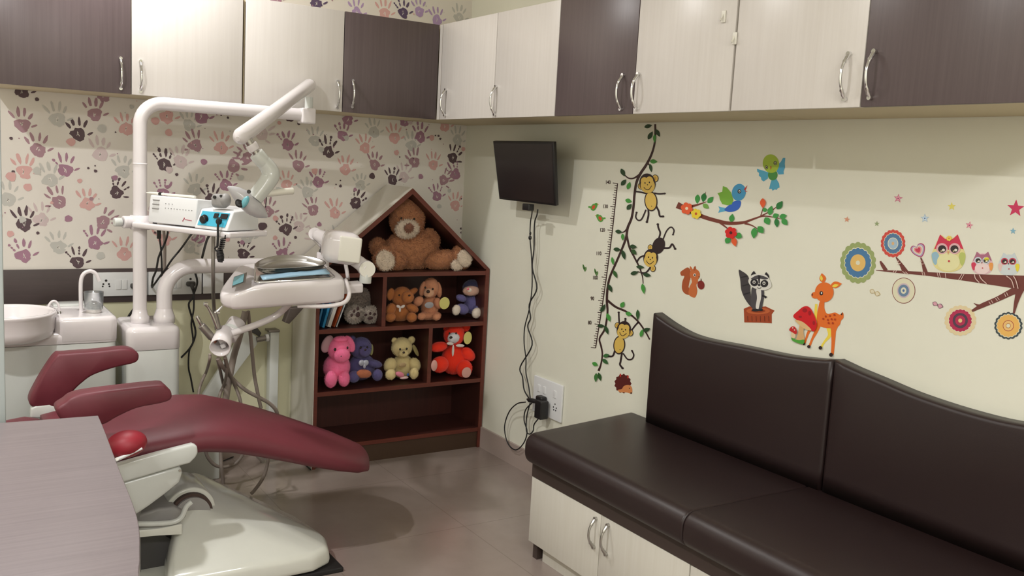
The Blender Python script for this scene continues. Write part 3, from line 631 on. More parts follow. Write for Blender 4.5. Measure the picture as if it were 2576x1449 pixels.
def rr(cx, cy, sx, sy, r, z, n=7):
    o = []
    for (qx, qy, a0_) in ((1, 1, 0), (-1, 1, 90), (-1, -1, 180), (1, -1, 270)):
        for k in range(n+1):
            a = R_(a0_+90*k/n); o.append((cx+qx*(sx/2-r)+r*cos(a), cy+qy*(sy/2-r)+r*sin(a), z))
    return o
def shell(b, cx, cy, sx, sy, r, z0, z1, mt, rt=.02, rb=.001):
    R0 = []
    for (ins, z) in ((rb, z0), (0, z0+rb)): R0.append(rr(cx, cy, sx-2*ins, sy-2*ins, max(r-ins, .001), z))
    for k in range(6):
        a = R_(90*k/5); ins = rt*(1-cos(a)); R0.append(rr(cx, cy, sx-2*ins, sy-2*ins, max(r-ins, .004), z1-rt+rt*sin(a)))
    b.loft(R0, mt)
# ------------------------------------------------------------------ spittoon unit
t = thing('spittoon_unit', 'white dental spittoon unit with a bowl and rinsing spouts', 'spittoon', (-2.1, -.33, 0))
b = MB(); shell(b, -2.16, -.315, .744, .372, .03, .0, .690, WP2, .002); b.build('cabinet', t, 'lower white cabinet')
b = MB(); shell(b, -2.16, -.315, .75, .378, .032, .692, .735, WP, .016); shell(b, -1.8935, -.315, .220, .381, .033, .70, .792, WP, .018)
b.rbox((-1.90, -.19, .795), (.16, .09, .012), .005, WP2, n=2)
b.build('top_cover', t)
cB = V((-2.158, -.47, .716)); b = MB()
b.lathe(cB, [(.02, 0), (.125, .0), (.15, .014), (.157, .04), (.160, .09), (.166, .097), (.164, .105), (.156, .105), (.150, .097), (.146, .06), (.12, .03), (.03, .015), (.001, .013)], WP, 48)
b.build('bowl', t)
b = MB(); b.lathe(cB+V((.03, 0, .016)), [(.001, .002), (.011, .002), (.012, 0)], DGREY, 16); b.build('drain', t)
def spout(path, y, r, bx, by):
    b = MB(); pts = [un(px, py, 'y', y) for px, py in path]; b.tube(pts, r, WP, 12, sub=6)
    c = un(bx, by, 'y', y); b.lathe(c, [(r*2.2, -.012), (r*2.4, 0), (r*1.6, .006), (r*1.5, .014), (r, .018)], STEEL, 20)
    b.lathe(c+V((0, 0, -.0125)), [(.001, .001), (r*3, .001), (r*3.4, 0)], mat('rust_stain', (150, 90, 60), .7), 20)
    return b
spout([(205, 796), (203, 740), (204, 705), (212, 688), (228, 682), (242, 690), (250, 707)], -.34, .0078, 205, 796).build('filling_spout', t)
spout([(149, 792), (148, 772), (143, 761), (135, 757), (126, 763), (119, 778)], -.40, .0045, 149, 794).build('bowl_spout', t)
cc = un(236, 797, 'y', -.40); cc.z = .786
b = MB(); b.lathe(cc, [(.001, .0015), (.026, .0015), (.028, .004), (.031, .08), (.0295, .08), (.027, .008), (.001, .006)], mat('crumpled_foil', (205, 203, 198), .18, 1, bump=1, scale=(60, 60, 60)), 32)
o = solo(b, 'tumbler', 'shiny metal tumbler standing on the spittoon top under the spout', 'cup')
b = MB(); b.lathe(cc, [(.033, .02), (.036, .088), (.0345, .088), (.0318, .02)], CLEAR, 32); b.build('clear_sleeve', {'_obj': o, '_o': V((0, 0, 0))})

# ------------------------------------------------------------------ dental column
YP = -.43
t = thing('dental_unit_column', 'white dental column box carrying two bent pipes', 'dental unit', (-1.64, -.3, 0))
b = MB(); shell(b, -1.659, -.405, .198, .286, .03, .0, .658, WP2, .002); b.build('column_box', t)
b = MB(); shell(b, -1.659, -.405, .202, .290, .032, .660, .750, WP, .022); b.build('top_cap', t)
b = MB(); b.rbox((-1.42, -.165, .16), (.19, .21, .32), .006, WP2, n=2); b.build('base_cabinet', t, 'low grey-white box at the column foot')
zp = .744
def seam_ring(c, r): 
    return [(r*.99, -.001), (r*1.03, 0), (r*.99, .001)]
pb = un(355, 800, 'y', YP); pt = un(349, 300, 'y', YP); zt_ = un(500, 268, 'y', YP).z; ex = un(772, 270, 'y', YP).x
rp = .026; px_ = (pb.x+pt.x)/2; cr_ = .085
path = [(px_, YP, zp), (px_, YP, zt_-cr_)] + [(px_+cr_-cr_*cos(a), YP, zt_-cr_+cr_*sin(a)) for a in [R_(10*k) for k in range(1, 10)]] + [(ex, YP, zt_)]
b = MB(); b.tube(path, rp, WP, 28)
b.lathe((px_, YP, 0), [(.026, zp+.002), (.036, zp+.002), (.036, zp+.03), (.030, zp+.04), (.0262, zp+.06)], WP, 28)
zz = un(349, 412, 'y', YP).z; b.lathe((px_, YP, zz), [(.026, -.003), (.0275, -.002), (.0275, .002), (.026, .003)], WP, 28)
b.build('lamp_pole', t)
p2 = un(413, 800, 'y', YP); z2 = un(620, 668, 'y', YP).z; ex2 = un(815, 662, 'y', YP).x; cr_ = .115; rp2 = .030
path = [(p2.x, YP, zp), (p2.x, YP, z2-cr_)] + [(p2.x+cr_-cr_*cos(a), YP, z2-cr_+cr_*sin(a)) for a in [R_(10*k) for k in range(1, 10)]] + [(ex2, YP, z2)]
b = MB(); b.tube(path, rp2, WP, 28)
b.lathe((p2.x, YP, 0), [(.030, zp+.002), (.041, zp+.002), (.041, zp+.028), (.036, zp+.04), (.0302, zp+.06)], WP, 28)
b.build('tray_pipe', t)
b = MB(); b.rbox((ex, YP, zt_-.004), (.062, .062, .066), .008, WP); b.cyl((ex+.008, YP, zt_+.026), (ex+.008, YP, zt_+.075), .017, WP2, 20); b.build('pivot_block', t)

# operating lamp
YL = -1.0
t = thing('operating_lamp', 'white jointed dental lamp hanging from the overhead pipe', 'lamp', (ex, YP, zt_+.075))
A = V((ex+.008, YP, zt_+.085)); Aq = un(778, 215, 'y', YP); A.x = Aq.x; A.z = Aq.z; B = un(607, 343, 'y', YL)
d = (B-A).normalized(); b = MB(); b.tube([A-d*.032, A-d*.022, A, A+(B-A)*.55, B-d*.0, B+d*.022, B+d*.032], [.012, .022, .0275, .027, .030, .022, .008], WP, 28); b.build('spring_arm', t)
def L_(px, py, y=YL): return un(px, py, 'y', y)
b = MB(); b.cyl(L_(622, 352), L_(636, 372), .016, STEEL, 20); b.cyl(L_(630, 362), L_(641, 378), .021, WP, 20, bev=.003); b.cyl(L_(637, 375), L_(648, 392), .014, STEEL, 20); b.cyl(L_(643, 385), L_(668, 414), .0265, WP2, 24, bev=.004); b.build('knuckle', t)
b = MB(); b.tube([L_(662, 406), L_(676, 424), L_(681, 440), L_(672, 458), L_(640, 500)], [.026, .030, .033, .031, .029], WP2, 24, sub=4); b.build('elbow_tube', t)
sc_ = L_(634, 478); b = MB(); b.tube([sc_+V((-.02, -.028, -.005)), sc_+V((-.02, -.032, -.005))], .007, DGREY, 12); b.build('screw', t)
# reflector: shallow curved shell
GR_ = mat('smoked_reflector', (190, 189, 192), .25, coat=.4); b = MB()
sp = [L_(573, 470), L_(592, 482), L_(614, 500), L_(636, 520), L_(655, 534), L_(672, 545)]
b.tube(sp, [.004, .020, .032, .032, .024, .006], GR_, 24, sub=5); b.build('reflector', t, 'smoky grey lamp head')
f0 = L_(605, 510, YL-.02); nq = (L_(590, 520)-L_(620, 495)).normalized(); nq = (nq+V((0, -.6, 0))).normalized()
b = MB(); b.ell(f0, (.010, .018, .022), BLACK, quat_to(nq), 16, 10); b.ell(L_(616, 508, YL-.026), (.012, .014, .024), GLASSM, Matrix.Rotation(.5, 3, 'Y'), 16, 10); b.build('lamp_opening', t, 'dark and bluish lens opening')
b = MB(); b.cyl(L_(668, 487), L_(738, 480), .0125, PLY, 20, bev=.003); b.cyl(L_(655, 492), L_(669, 487), .005, STEEL, 10); b.tube([L_(671, 487), L_(670, 505), L_(668, 522)], .0016, BLACK, 6); b.build('handle', t, 'cream lamp handle')
# strip the end: front shading segments
# ------------------------------------------------------------------ swing shelf with boxes
S0 = un(330, 573, 'z', 1.13); S1 = un(577, 601, 'z', 1.13); e = (S1-S0).normalized(); n = V((-e.y, e.x, 0)).normalized()
if n.dot(CAM-S0) > 0: n = -n
Ls = (S1-S0).length; zsh = 1.154
MS = Matrix((e, n, V((0, 0, 1)))).transposed()
t = thing('swing_shelf', 'white swing-out shelf clamped to the lamp pole', 'shelf', (px_, YP, 1.12))
b = MB(); b.rbox(S0+e*Ls/2+n*.10+V((0, 0, .012)), (Ls, .20, .022), .008, WP, MS, n=3)
b.build('shelf_board', t)
b = MB(); b.lathe((px_, YP, 1.122), [(.027, 0), (.037, 0), (.037, .055), (.027, .055)], WP, 28); cpx = un(312, 552, 'y', YP)
b.cyl((px_-.03, YP, 1.15), (px_-.065, YP-.01, 1.15), .024, WP, 24, bev=.004); b.cyl((px_-.068, YP-.01, 1.15), (px_-.098, YP-.015, 1.15), .017, WP2, 24, bev=.004); b.build('clamp', t)
def Sp(px, py): return unp(px, py, S0+n*.012, n)
def sloc(p): q = V(p)-S0; return q.dot(e), q.dot(n), q.z
s_a = sloc(Sp(371, 560))[0]; s_b = sloc(Sp(490, 565))[0]; zt1 = Sp(372, 490).z; zt1b = Sp(491, 507).z
def wedge(s0, s1, z0, z1a, z1b, d0, d1, lean, mt, b):
    P = lambda s_, dd, z: S0+e*s_+n*dd+V((0, 0, z-S0.z))
    vs = [P(s0, d0, z0), P(s1, d0, z0), P(s1, d0+lean, z1a), P(s0, d0+lean, z1a), P(s0, d1, z0), P(s1, d1, z0), P(s1, d1, z1b), P(s0, d1, z1b)]
    b.add(vs, [(0, 1, 2, 3), (5, 4, 7, 6), (0, 3, 7, 4), (1, 5, 6, 2), (3, 2, 6, 7), (0, 4, 5, 1)], mt, False); return P
t = thing('ultrasonic_scaler', 'white slatted scaler box on the swing shelf, left of the blue-faced box', 'dental device', S0+e*(s_a+s_b)/2+n*.08)
b = MB(); hz = zt1-zsh
P = wedge(s_a, s_b, zsh+.004, zt1, zt1-.01, .012, .155, .012, PLW, b); b.build('case', t, bevel=.006)
b = MB(); fz = lambda s_, z: P(s_, .012+.012*(z-zsh)/hz-.0006, z)
for k in range(3): q0 = fz(s_a+.02, zt1-.018-.016*k); q1 = fz(s_a+.055, zt1-.018-.016*k); b.tube([q0, q1], .0028, GREY, 8)
b.build('vents', t)
b = MB()
for k in range(10): q = fz(s_a+.09+k*.0155, zt1-.045); b.cyl(q, q-n*.001, .0016, DGREY, 8)
for k in range(3): q = fz(s_a+.09+k*.017, zt1-.028); b.cyl(q, q-n*.001, .0016, DGREY, 8)
LR = mat('logo_red', (160, 60, 80), .5); q0 = fz(s_b-.055, zsh+.028); q1 = fz(s_b-.018, zsh+.026); b.tube([q0, q1], .0013, LR, 6)
for k in range(3): q = fz(s_b-.064+.003*k, zsh+.022+.005*k); b.ell(q, (.003, .001, .003), LR, MS, 8, 6)
b.build('markings', t)
b = MB()
for (ss, dd) in ((s_a+.02, .03), (s_b-.02, .03), (s_a+.02, .14), (s_b-.02, .14)): b.cyl(P(ss, dd, zsh-.0005), P(ss, dd, zsh+.005), .008, BLACK, 12)
b.build('rubber_feet', t)
hp0 = P(s_a+.012, .06, zt1+.004); b = MB(); b.tube([hp0, hp0-e*.03, hp0-e*.055, hp0-e*.075, hp0-e*.105], [.006, .006, .005, .0015, .0008], PLY, 12); b.tube([hp0+e*.008, hp0-e*.002], .0068, BLACK, 12)
b.tube([hp0+e*.012, hp0+e*.10, hp0+e*.19], .005, PLY, 12)
solo(b, 'scaler_handpiece', 'ivory pointed handpiece lying on top of the scaler box', 'handpiece')
s_c = sloc(Sp(490, 572))[0]; s_d = sloc(Sp(573, 583))[0]; zc1 = Sp(502, 518).z
t = thing('control_box', 'white control box with a turquoise front and black knob on the swing shelf', 'dental device', S0+e*(s_c+s_d)/2+n*.08)
b = MB(); P = wedge(s_c, s_d, zsh+.001, zc1-.012, zc1, .006, .17, .035, PLW, b); b.build('case', t, bevel=.006)
z0c = zsh+.001; hh = zc1-.012-z0c
def fc(u, v, o=.001): return P(s_c+(s_d-s_c)*u, .006+.035*v, z0c+hh*v)-(n*.95+V((0, 0, -.3)))*o
b = MB(); q = [fc(.09, .18), fc(.92, .18), fc(.92, .90), fc(.09, .90)]; b.prism(q, -n*.0015, BLUEP); b.build('face_plate', t, 'turquoise face plate')
kn = fc(.26, .48, .002); b = MB(); b.cyl(kn, kn-n*.016, .0145, BLACK, 24, bev=.003); b.cyl(kn-n*.001, kn-n*.004, .018, BLACK, 24); b.build('knob', t)
for (u0, u1) in ((.50, .62), (.70, .90)):
    b = MB(); b.prism([fc(u0, .60, .003), fc(u1, .60, .003), fc(u1, .84, .003), fc(u0, .84, .003)], -n*.004, BLACK); b.build('switch', t)
jk = fc(.72, .45, .0)-n*.008; b = MB(); b.cyl(fc(.72, .45, .0), jk-n*.006, .010, BLACK, 14); b.build('jack', t)
# grey handpiece rest on the box
gt = P(s_c+(s_d-s_c)*.50, .055, zc1-.004)
b = MB(); b.rbox(gt+V((0, 0, .026)), (.060, .045, .052), .016, GREY, MS); b.ell(gt+e*.026+V((0, 0, .030)), (.020, .022, .026), GREY, MS); b.cyl(gt-n*.024+V((-.005, 0, .040)), gt-n*.018+V((-.005, 0, .040)), .006, BLACK, 12); b.cyl(gt-n*.02+e*.022+V((0, 0, .044)), gt-n*.012+e*.022+V((0, 0, .044)), .006, BLACK, 12)
solo(b, 'handpiece_rest', 'grey moulded handpiece rest on the control box', 'holder')
# coiled cord
def c4(x, y): return 280+x/6.3, 450+y/6.3
nx = P(s_c+(s_d-s_c)*.72, -.012, 1.1)
def Q(x, y, off=0.0): return unp(*c4(x, y), nx-n*off, n)
t = thing('coiled_cord', 'black coiled motor cord hanging from the control box', 'cable', Q(1700, 1000))
b = MB(); b.tube([jk-n*.004, Q(1700, 620), Q(1690, 760), Q(1690, 900), Q(1682, 1070)], .0042, RUBBER, 10, sub=4); b.build('straight_lead', t)
b = MB(); pts = []
A_, B_ = Q(1775, 940), Q(1740, 1120)
ax = (B_-A_); 
for k in range(6*14+1):
    a = 2*pi*k/14; p = A_+ax*(k/(6*14)); pts.append(p+e*.008*cos(a)+n*.008*sin(a))
b.tube([pts[0]+e*.002+V((0, 0, .012))]+pts, .0024, RUBBER, 8); 
pts = []; A_, B_ = Q(1720, 1130), Q(1735, 1310); ax = B_-A_
for k in range(8*14+1):
    a = 2*pi*k/14; rr = .008+.003*sin(pi*k/112); p = A_+ax*(k/(8*14)); pts.append(p+e*rr*cos(a)+n*rr*sin(a))
b.tube(pts, .003, RUBBER, 8)
b.lathe(Q(1665, 1100), [(.007, 0), (.009, .002), (.007, .004)], RUBBER, 16, M=quat_to(n)); b.tube([Q(1682, 1070), Q(1640, 1105), Q(1680, 1150), Q(1720, 1140)], .003, RUBBER, 8, sub=4); b.build('coil', t)
# grey down tube from shelf
b = MB(); b.tube([unp(537, 590, S0+n*.10, n), unp(536, 700, S0+n*.10, n), un(538, 770, 'y', -.55), un(545, 830, 'y', -.55)], .0072, SATIN, 12, sub=4); solo(b, 'suction_tube', 'straight grey tube hanging from the swing shelf end', 'tube')

# ------------------------------------------------------------------ delivery tray
a0 = un(600, 782, 'z', .868); a1 = un(850, 763, 'y', a0.y-.03)
ex_ = (a1-a0).normalized(); ey_ = V((-ex_.y, ex_.x, 0)).normalized(); tilt = R_(8)
ty = (ey_*cos(tilt)+ex_.cross(ey_)*sin(tilt)).normalized(); tz = ex_.cross(ty).normalized(); MT = Matrix((ex_, ty, tz)).transposed()
W = (a1-a0).length; TO = a0
def TL(x, y, z): x = (W+.043)-(W+.055-x)*.89; return TO + ex_*x + ty*y + tz*z
t = thing('delivery_tray', 'white dental delivery tray hovering over the chair', 'dental tray', TL(.2, .15, 0))
# plan outline, lofted with rounded top
def plan(ins, z, sh=0):
    pts = [(-.03, .0), (.20, -.004), (W+.01, .0), (W+.045, .03), (W+.055, .10), (W+.045, .22), (W+.01, .30), (W-.06, .33), (.12, .33), (.03, .30), (-.03, .22), (-.085, .12), (-.095, .06), (-.075, .02)]
    cx, cy = W/2, .16; out = []
    n_ = len(pts)
    sm = []
    for i in range(n_):
        p0, p1, p2, p3 = [pts[(i+j-1) % n_] for j in range(4)]
        for k in range(4):
            u = k/4; sm.append(tuple(.5*((2*p1[j])+(p2[j]-p0[j])*u+(2*p0[j]-5*p1[j]+4*p2[j]-p3[j])*u*u+(3*p1[j]-p0[j]-3*p2[j]+p3[j])*u**3) for j in (0, 1)))
    for (x, y) in sm:
        dx, dy = x-cx, y-cy; L = math.hypot(dx, dy)
        zz_ = z
        if x < .03 and z > .05: zz_ = z-.035*min(1, (.03-x)/.12)    # nose slopes down
        out.append(TL(x-dx/L*ins, y-dy/L*ins, zz_))
    return out
b = MB(); b.loft([plan(.05, 0), plan(.018, .001), plan(.006, .006), plan(0, .018), plan(0, .072), plan(.003, .081), plan(.008, .087), plan(.014, .0898), plan(.022, .091), plan(.13, .091)], WP); b.build('tray_body', t)
# display
def trayquad(pxs, zo): return [unp(px, py, TL(0, 0, zo), tz) for px, py in pxs]
b = MB(); q = [TL(-.055, .045, .0745), TL(.0, .045, .0905), TL(.035, .165, .0945), TL(-.02, .165, .0795)]; b.prism(q, tz*.003, SATIN)
cq = sum(q, V((0, 0, 0)))/4; b.prism([cq+(p-cq)*.78+tz*.0032-ex_*.004 for p in q], tz*.001, GLASSM); b.build('keypad', t, 'blue display panel')
# steel insert
b = MB(); ins = [(.052, .024), (W-.018, .024), (W+.006, .045), (W+.012, .28), (W-.01, .305), (.12, .305), (.095, .28), (.035, .045)]
def insr(k, z): 
    cx, cy = W/2+.02, .16; return [TL(cx+(x-cx)*k, cy+(y-cy)*k, z) for x, y in ins]
b.loft([insr(1.0, .0915), insr(1.0, .098), insr(.985, .098), insr(.96, .0935), insr(.95, .0925), insr(.3, .0922)], CHROME); b.build('steel_insert', t, 'stainless steel insert')
# kidney dish
t_k = TL(.20, .20, .095); b = MB(); rings = []
def kid(k, z):
    o = []
    for i in range(36):
        a = 2*pi*i/36; x = .150*cos(a)*k; y = (.066*sin(a)-.028*(cos(a)**2)+ .014)*k if True else 0
        o.append(TL(.222+x, .170+y, z-.024+.12*(y+.03)))
    return o
b.loft([kid(.70, .118), kid(.84, .119), kid(.96, .130), kid(1.0, .145), kid(1.035, .145), kid(1.03, .1465), kid(.985, .1462), kid(.94, .130), kid(.82, .122), kid(.3, .1205)], STEEL)
solo(b, 'kidney_dish', 'shiny steel kidney dish on the delivery tray', 'dish')
b = MB(); rings = []
for k in range(14):
    u = k/13; x = .072+(W-.006-.072)*u; wv = .006*sin(u*9); h = .003+.002*sin(u*14+1)
    yc = .072+.035*u+.008*sin(u*5); ww = .028+.006*sin(u*7)
    rings.append([TL(x, yc-ww, .0965+wv*.2+.001), TL(x, yc-ww*.5, .0985+h), TL(x, yc+ww*.4, .0985+h*1.2), TL(x, yc+ww, .099+h*.6+.004*(u > .6)), TL(x, yc+ww*.3, .0975), TL(x, yc-ww*.5, .097)])
b.loft(rings, POUCH); solo(b, 'instrument_pouch', 'crinkled pale blue instrument pouch lying on the delivery tray', 'pouch')
# wire around the right end + arm
YA = -.62
def A5(px, py, y): return un(px, py, 'y', y)
br_ = TL(W+.06, .12, .045)
b = MB(); b.tube([A5(868, 655, -.55), A5(875, 700, -.62), TL(W+.062, .06, .07), TL(W+.064, .02, .03), TL(W+.03, -.01, .004), TL(W-.05, .0, -.008), TL(W-.16, .03, -.008)], .0085, WP, 12, sub=5); b.build('handle_rail', t)
b = MB(); b.rbox(TL(W+.075, .10, .03), (.13, .06, .038), .008, WP, MT, n=3); pst = TL(W+.10, .10, .045); b.build('mount_bracket', t)
ct = A5(922, 676, pst.y); pst.x = ct.x
b = MB(); b.cyl(V((pst.x-.004, pst.y, pst.z)), V((pst.x-.002, pst.y, ct.z-.02)), .024, WP2, 24, bev=.003); b.build('mount_post', t)
nd = (CAM-ct).normalized(); nd = V((nd.x*.6, nd.y, 0)).normalized()
b = MB(); b.cyl(ct-nd*.05, ct+nd*.022, .033, WP, 28, bev=.004); b.tube([A5(872, 640, pst.y+.06), A5(905, 662, pst.y+.02), ct], [.027, .028, .028], WP, 20); b.build('pivot_joint', t)
b = MB(); b.cyl(ct+nd*.022, ct+nd*.024, .0315, PLY, 28); b.build('joint_cap', t, 'cream round cap')
hb = A5(858, 622, pst.y+.05)
ea = V((-.6, .8, 0)).normalized(); MH = Matrix((V((.9, -.25, -.10)).normalized(), V((.25, .9, 0)).normalized(), V((.1, .03, 1)).normalized())).transposed()
b = MB(); b.rbox(hb, (.150, .125, .128), .040, WP, MH, n=6)
a_ = A5(792, 588, pst.y+.22); b.tube([a_, a_+(hb-a_)*.06, a_+(hb-a_)*.15, hb-(hb-a_)*.2], [.010, .022, .027, .036], WP, 24); b.build('spring_arm_head', t)
b = MB(); cpn = (MH @ V((.35, -1, 0))).normalized(); cp = hb + (MH @ V((.028, -.058, .0))); b.rbox(cp, (.088, .016, .100), .007, PLY, MH, n=3); b.build('arm_end_cap', t, 'cream end cap')
b = MB(); b.cyl((ex2-.005, YP, z2-.03), (ex2-.005, YP, z2+.055), .028, WP, 24, bev=.004); b.cyl((ex2-.005, YP, z2+.05), (ex2+.02, YP-.02, z2+.11), .022, DGREY, 20); b.tube([(ex2, YP, z2+.09), a_], .026, WP, 20); b.build('pipe_pivot', t)

# handpiece holder rail
YH = -.80
def Hh(px, py, y=YH): return un(px, py, 'y', y)
t = thing('handpiece_holder', 'white tubular handpiece holder hanging under the delivery tray', 'dental holder', Hh(560, 850))
b = MB(); b.tube([TL(.22, .10, .0), Hh(700, 790), Hh(650, 815), Hh(585, 838), Hh(572, 842)], [.013, .013, .013, .0135, .014], WP, 16, sub=5); b.build('holder_arm', t)
hd = (Hh(553, 876, YH-.07)-Hh(566, 835, YH+.03)).normalized(); h0 = Hh(566, 835, YH+.03); h1 = Hh(553, 872, YH-.07)
b = MB(); MHo = quat_to(hd); Lh = (h1-h0).length
b.lathe(h0, [(.001, .0), (.030, .0), (.033, .006), (.036, Lh*.5), (.038, Lh), (.034, Lh), (.031, Lh*.5), (.030, .015), (.001, .012)], WP, 32, M=MHo); b.build('holder_ring', t)
b = MB(); q = h0+hd*.045; b.rbox(q, (.024, .024, .05), .003, PLW, MHo, n=2); b.rbox(q+hd*.03+V((.006, 0, -.012)), (.018, .016, .018), .003, PLW, MHo, n=2); b.build('hanger_block', t)
b = MB(); u1 = Hh(572, 850, YH+.02); u0 = Hh(598, 808, YH+.06); b.cyl(u1, u0, .034, WP, 28, bev=.005); b.cyl(u1+(u0-u1)*.35, u1+(u0-u1)*.5, .0355, WP2, 28); b.build('upper_ring', t)
t = thing('air_motor', 'grey knurled air motor handpiece, leftmost in the holder', 'handpiece', Hh(525, 830))
b = MB(); b.cyl(Hh(506, 818), Hh(534, 850), .0145, SATIN, 18, bev=.003); b.cyl(Hh(495, 796), Hh(508, 820), .007, STEEL, 14, bev=.001); b.cyl(Hh(532, 847), Hh(540, 862), .010, mat('copper_collar', (150, 96, 78), .4, .5), 14); b.build('body', t)
t = thing('dental_handpiece', 'slim chrome handpiece with an angled head, left of the winged one', 'handpiece', Hh(535, 790))
b = MB(); b.tube([Hh(517, 766), Hh(524, 774), Hh(535, 795), Hh(548, 826)], [.006, .005, .007, .0085], STEEL, 14, sub=4); b.cyl(Hh(513, 764), Hh(522, 765), .0065, CHROME, 14); b.build('body', t)
t = thing('dental_syringe', 'chrome spray syringe with a bright nozzle pointing right', 'syringe', Hh(545, 800))
b = MB(); b.tube([Hh(550, 826), Hh(544, 800), Hh(541, 786)], [.010, .009, .008], SATIN, 14); b.cyl(Hh(541, 788), Hh(560, 770), .0065, CHROME, 12, r2=.0045); b.cyl(Hh(541, 786), Hh(552, 786), .007, CHROME, 12); b.build('body', t)

# ------------------------------------------------------------------ dental chair
t = thing('dental_chair', 'maroon reclining dental chair on an ivory base', 'dental chair', (-1.6, -1.1, 0))
def cross(x, yn, yf, zt, zb, dx=0, n=28, pw=2.8, crown=.012):
    r = []; yc, zc, hy, hz = (yn+yf)/2, (zt+zb)/2, (yf-yn)/2, (zt-zb)/2
    for k in range(n):
        a = 2*pi*k/n; cx_, sx_ = cos(a), sin(a)
        u = math.copysign(abs(cx_)**(2/pw), cx_); v = math.copysign(abs(sx_)**(2/pw), sx_)
        r.append((x+dx*v, yc+hy*u, zc+hz*v+crown*(1-u*u)*(1 if v > 0 else .2)))
    return r
secs = [(-1.000, -1.11, -1.03, .330, .300), (-1.012, -1.17, -.98, .342, .288), (-1.04, -1.235, -.925, .356, .282), (-1.10, -1.295, -.88, .385, .298), (-1.18, -1.325, -.855, .418, .322), (-1.28, -1.34, -.845, .462, .352),
        (-1.38, -1.345, -.84, .503, .385), (-1.48, -1.345, -.838, .540, .415), (-1.57, -1.345, -.838, .566, .44), (-1.66, -1.345, -.838, .572, .455), (-1.75, -1.345, -.838, .562, .455), (-1.85, -1.345, -.838, .552, .45), (-1.95, -1.345, -.838, .552, .45), (-2.05, -1.345, -.838, .548, .45), (-2.09, -1.34, -.843, .54, .45)]
b = MB(); b.loft([cross(*s_) for s_ in secs], RED); b.build('seat_and_legrest', t)
b = MB(); b.loft([cross(x, -1.33, -.85, zt, zt-.09) for x, zt in ((-2.10, .530), (-2.14, .540), (-2.3, .52), (-2.6, .50), (-2.8, .50), (-2.83, .49))], RED); b.build('backrest', t)
b = MB(); b.loft([cross(x, -1.31, -.87, zt, zt-.06) for x, zt in ((-2.11, .44), (-2.15, .448), (-2.3, .428), (-2.6, .408), (-2.78, .405))], WP2); b.build('backrest_shell', t, 'white backrest shell')
def armrest(pix, y, w_):
    b = MB(); pts = [un(px, py, 'y', y) for px, py in pix]; n_ = len(pts)
    c_ = sum(pts, V((0, 0, 0)))/n_
    sm = []
    for i in range(n_):
        p0, p1, p2, p3 = [pts[(i+j-1) % n_] for j in range(4)]
        for k in range(4):
            u = k/4; sm.append(.5*((2*p1)+(p2-p0)*u+(2*p0-5*p1+4*p2-p3)*u*u+(3*p1-p0-3*p2+p3)*u**3))
    def ring(dy, ins):
        o = []; m = len(sm)
        for i, p in enumerate(sm):
            tn = (sm[(i+1) % m]-sm[i-1]); nn = V((tn.z, 0, -tn.x)).normalized()
            if ORI < 0: nn = -nn
            o.append(p-nn*ins+V((0, dy, 0)))
        return o
    area_ = sum(sm[i].x*sm[(i+1) % len(sm)].z-sm[(i+1) % len(sm)].x*sm[i].z for i in range(len(sm)))
    ORI = 1 if area_ > 0 else -1
    h = w_/2; b.loft([ring(-h, .008), ring(-h+.003, .003), ring(-h+.009, 0), ring(h-.009, 0), ring(h-.003, .003), ring(h, .008)], RED)
    return b.build('armrest', t)
armrest([(72, 1000), (80, 1018), (120, 1022), (160, 1005), (182, 978), (203, 958), (232, 938), (285, 920), (335, 908), (345, 893), (338, 880), (310, 873), (240, 880), (160, 886), (138, 890), (112, 925), (90, 962)], -.82, .075)
armrest([(138, 1022), (150, 1048), (185, 1060), (250, 1062), (290, 1042), (340, 1020), (400, 1008), (424, 998), (425, 980), (414, 968), (396, 962), (300, 972), (215, 983), (178, 992), (160, 1005)], -1.36, .075)
b = MB(); q = [un(px, py, 'y', -.86) for px, py in [(76, 1052), (78, 1028), (90, 1022), (125, 1018), (150, 1030), (150, 1055)]]; b.prism(q, (0, .04, 0), WP2); b.build('armrest_bracket', t, 'white bracket under the far armrest', bevel=.006)
c = un(318, 1117, 'y', -1.46); b = MB(); b.ell(c, (.058, .05, .040), RED2, Matrix.Rotation(R_(-8), 3, 'Y'), 28, 14); b.build('side_pad', t, 'bright red padded side cushion')
b = MB(); b.tube([un(290, 1158, 'y', -1.5), un(330, 1140, 'y', -1.5), un(358, 1128, 'y', -1.5)], [.006, .005, .0035], PLW, 10, sub=3); b.cyl(un(294, 1155, 'y', -1.51), un(294, 1155, 'y', -1.525), .005, STEEL, 12); b.build('release_lever', t, 'white release lever')
# side rail
b = MB(); q = [un(px, py, 'y', -1.40) for px, py in [(280, 1178), (300, 1168), (400, 1140), (485, 1118), (497, 1122), (499, 1140), (492, 1152), (478, 1166), (455, 1172), (400, 1188), (312, 1214), (250, 1230)]]; b.prism(q, (0, .03, 0), WP2); b.build('side_rail', t, 'white side rail', bevel=.007)
b = MB(); q = [un(px, py, 'y', -1.385) for px, py in [(250, 1228), (312, 1212), (400, 1187), (440, 1175), (455, 1174), (461, 1190), (452, 1215), (415, 1245), (375, 1275), (345, 1295), (300, 1300), (250, 1300)]]; b.prism(q, (0, .24, 0), WP2); b.build('seat_bracket', t, 'white bracket under the seat', bevel=.012)
c = un(452, 1184, 'y', -1.386); b = MB(); b.cyl(c, c-V((0, .003, 0)), .004, STEEL, 10); b.build('screw', t)
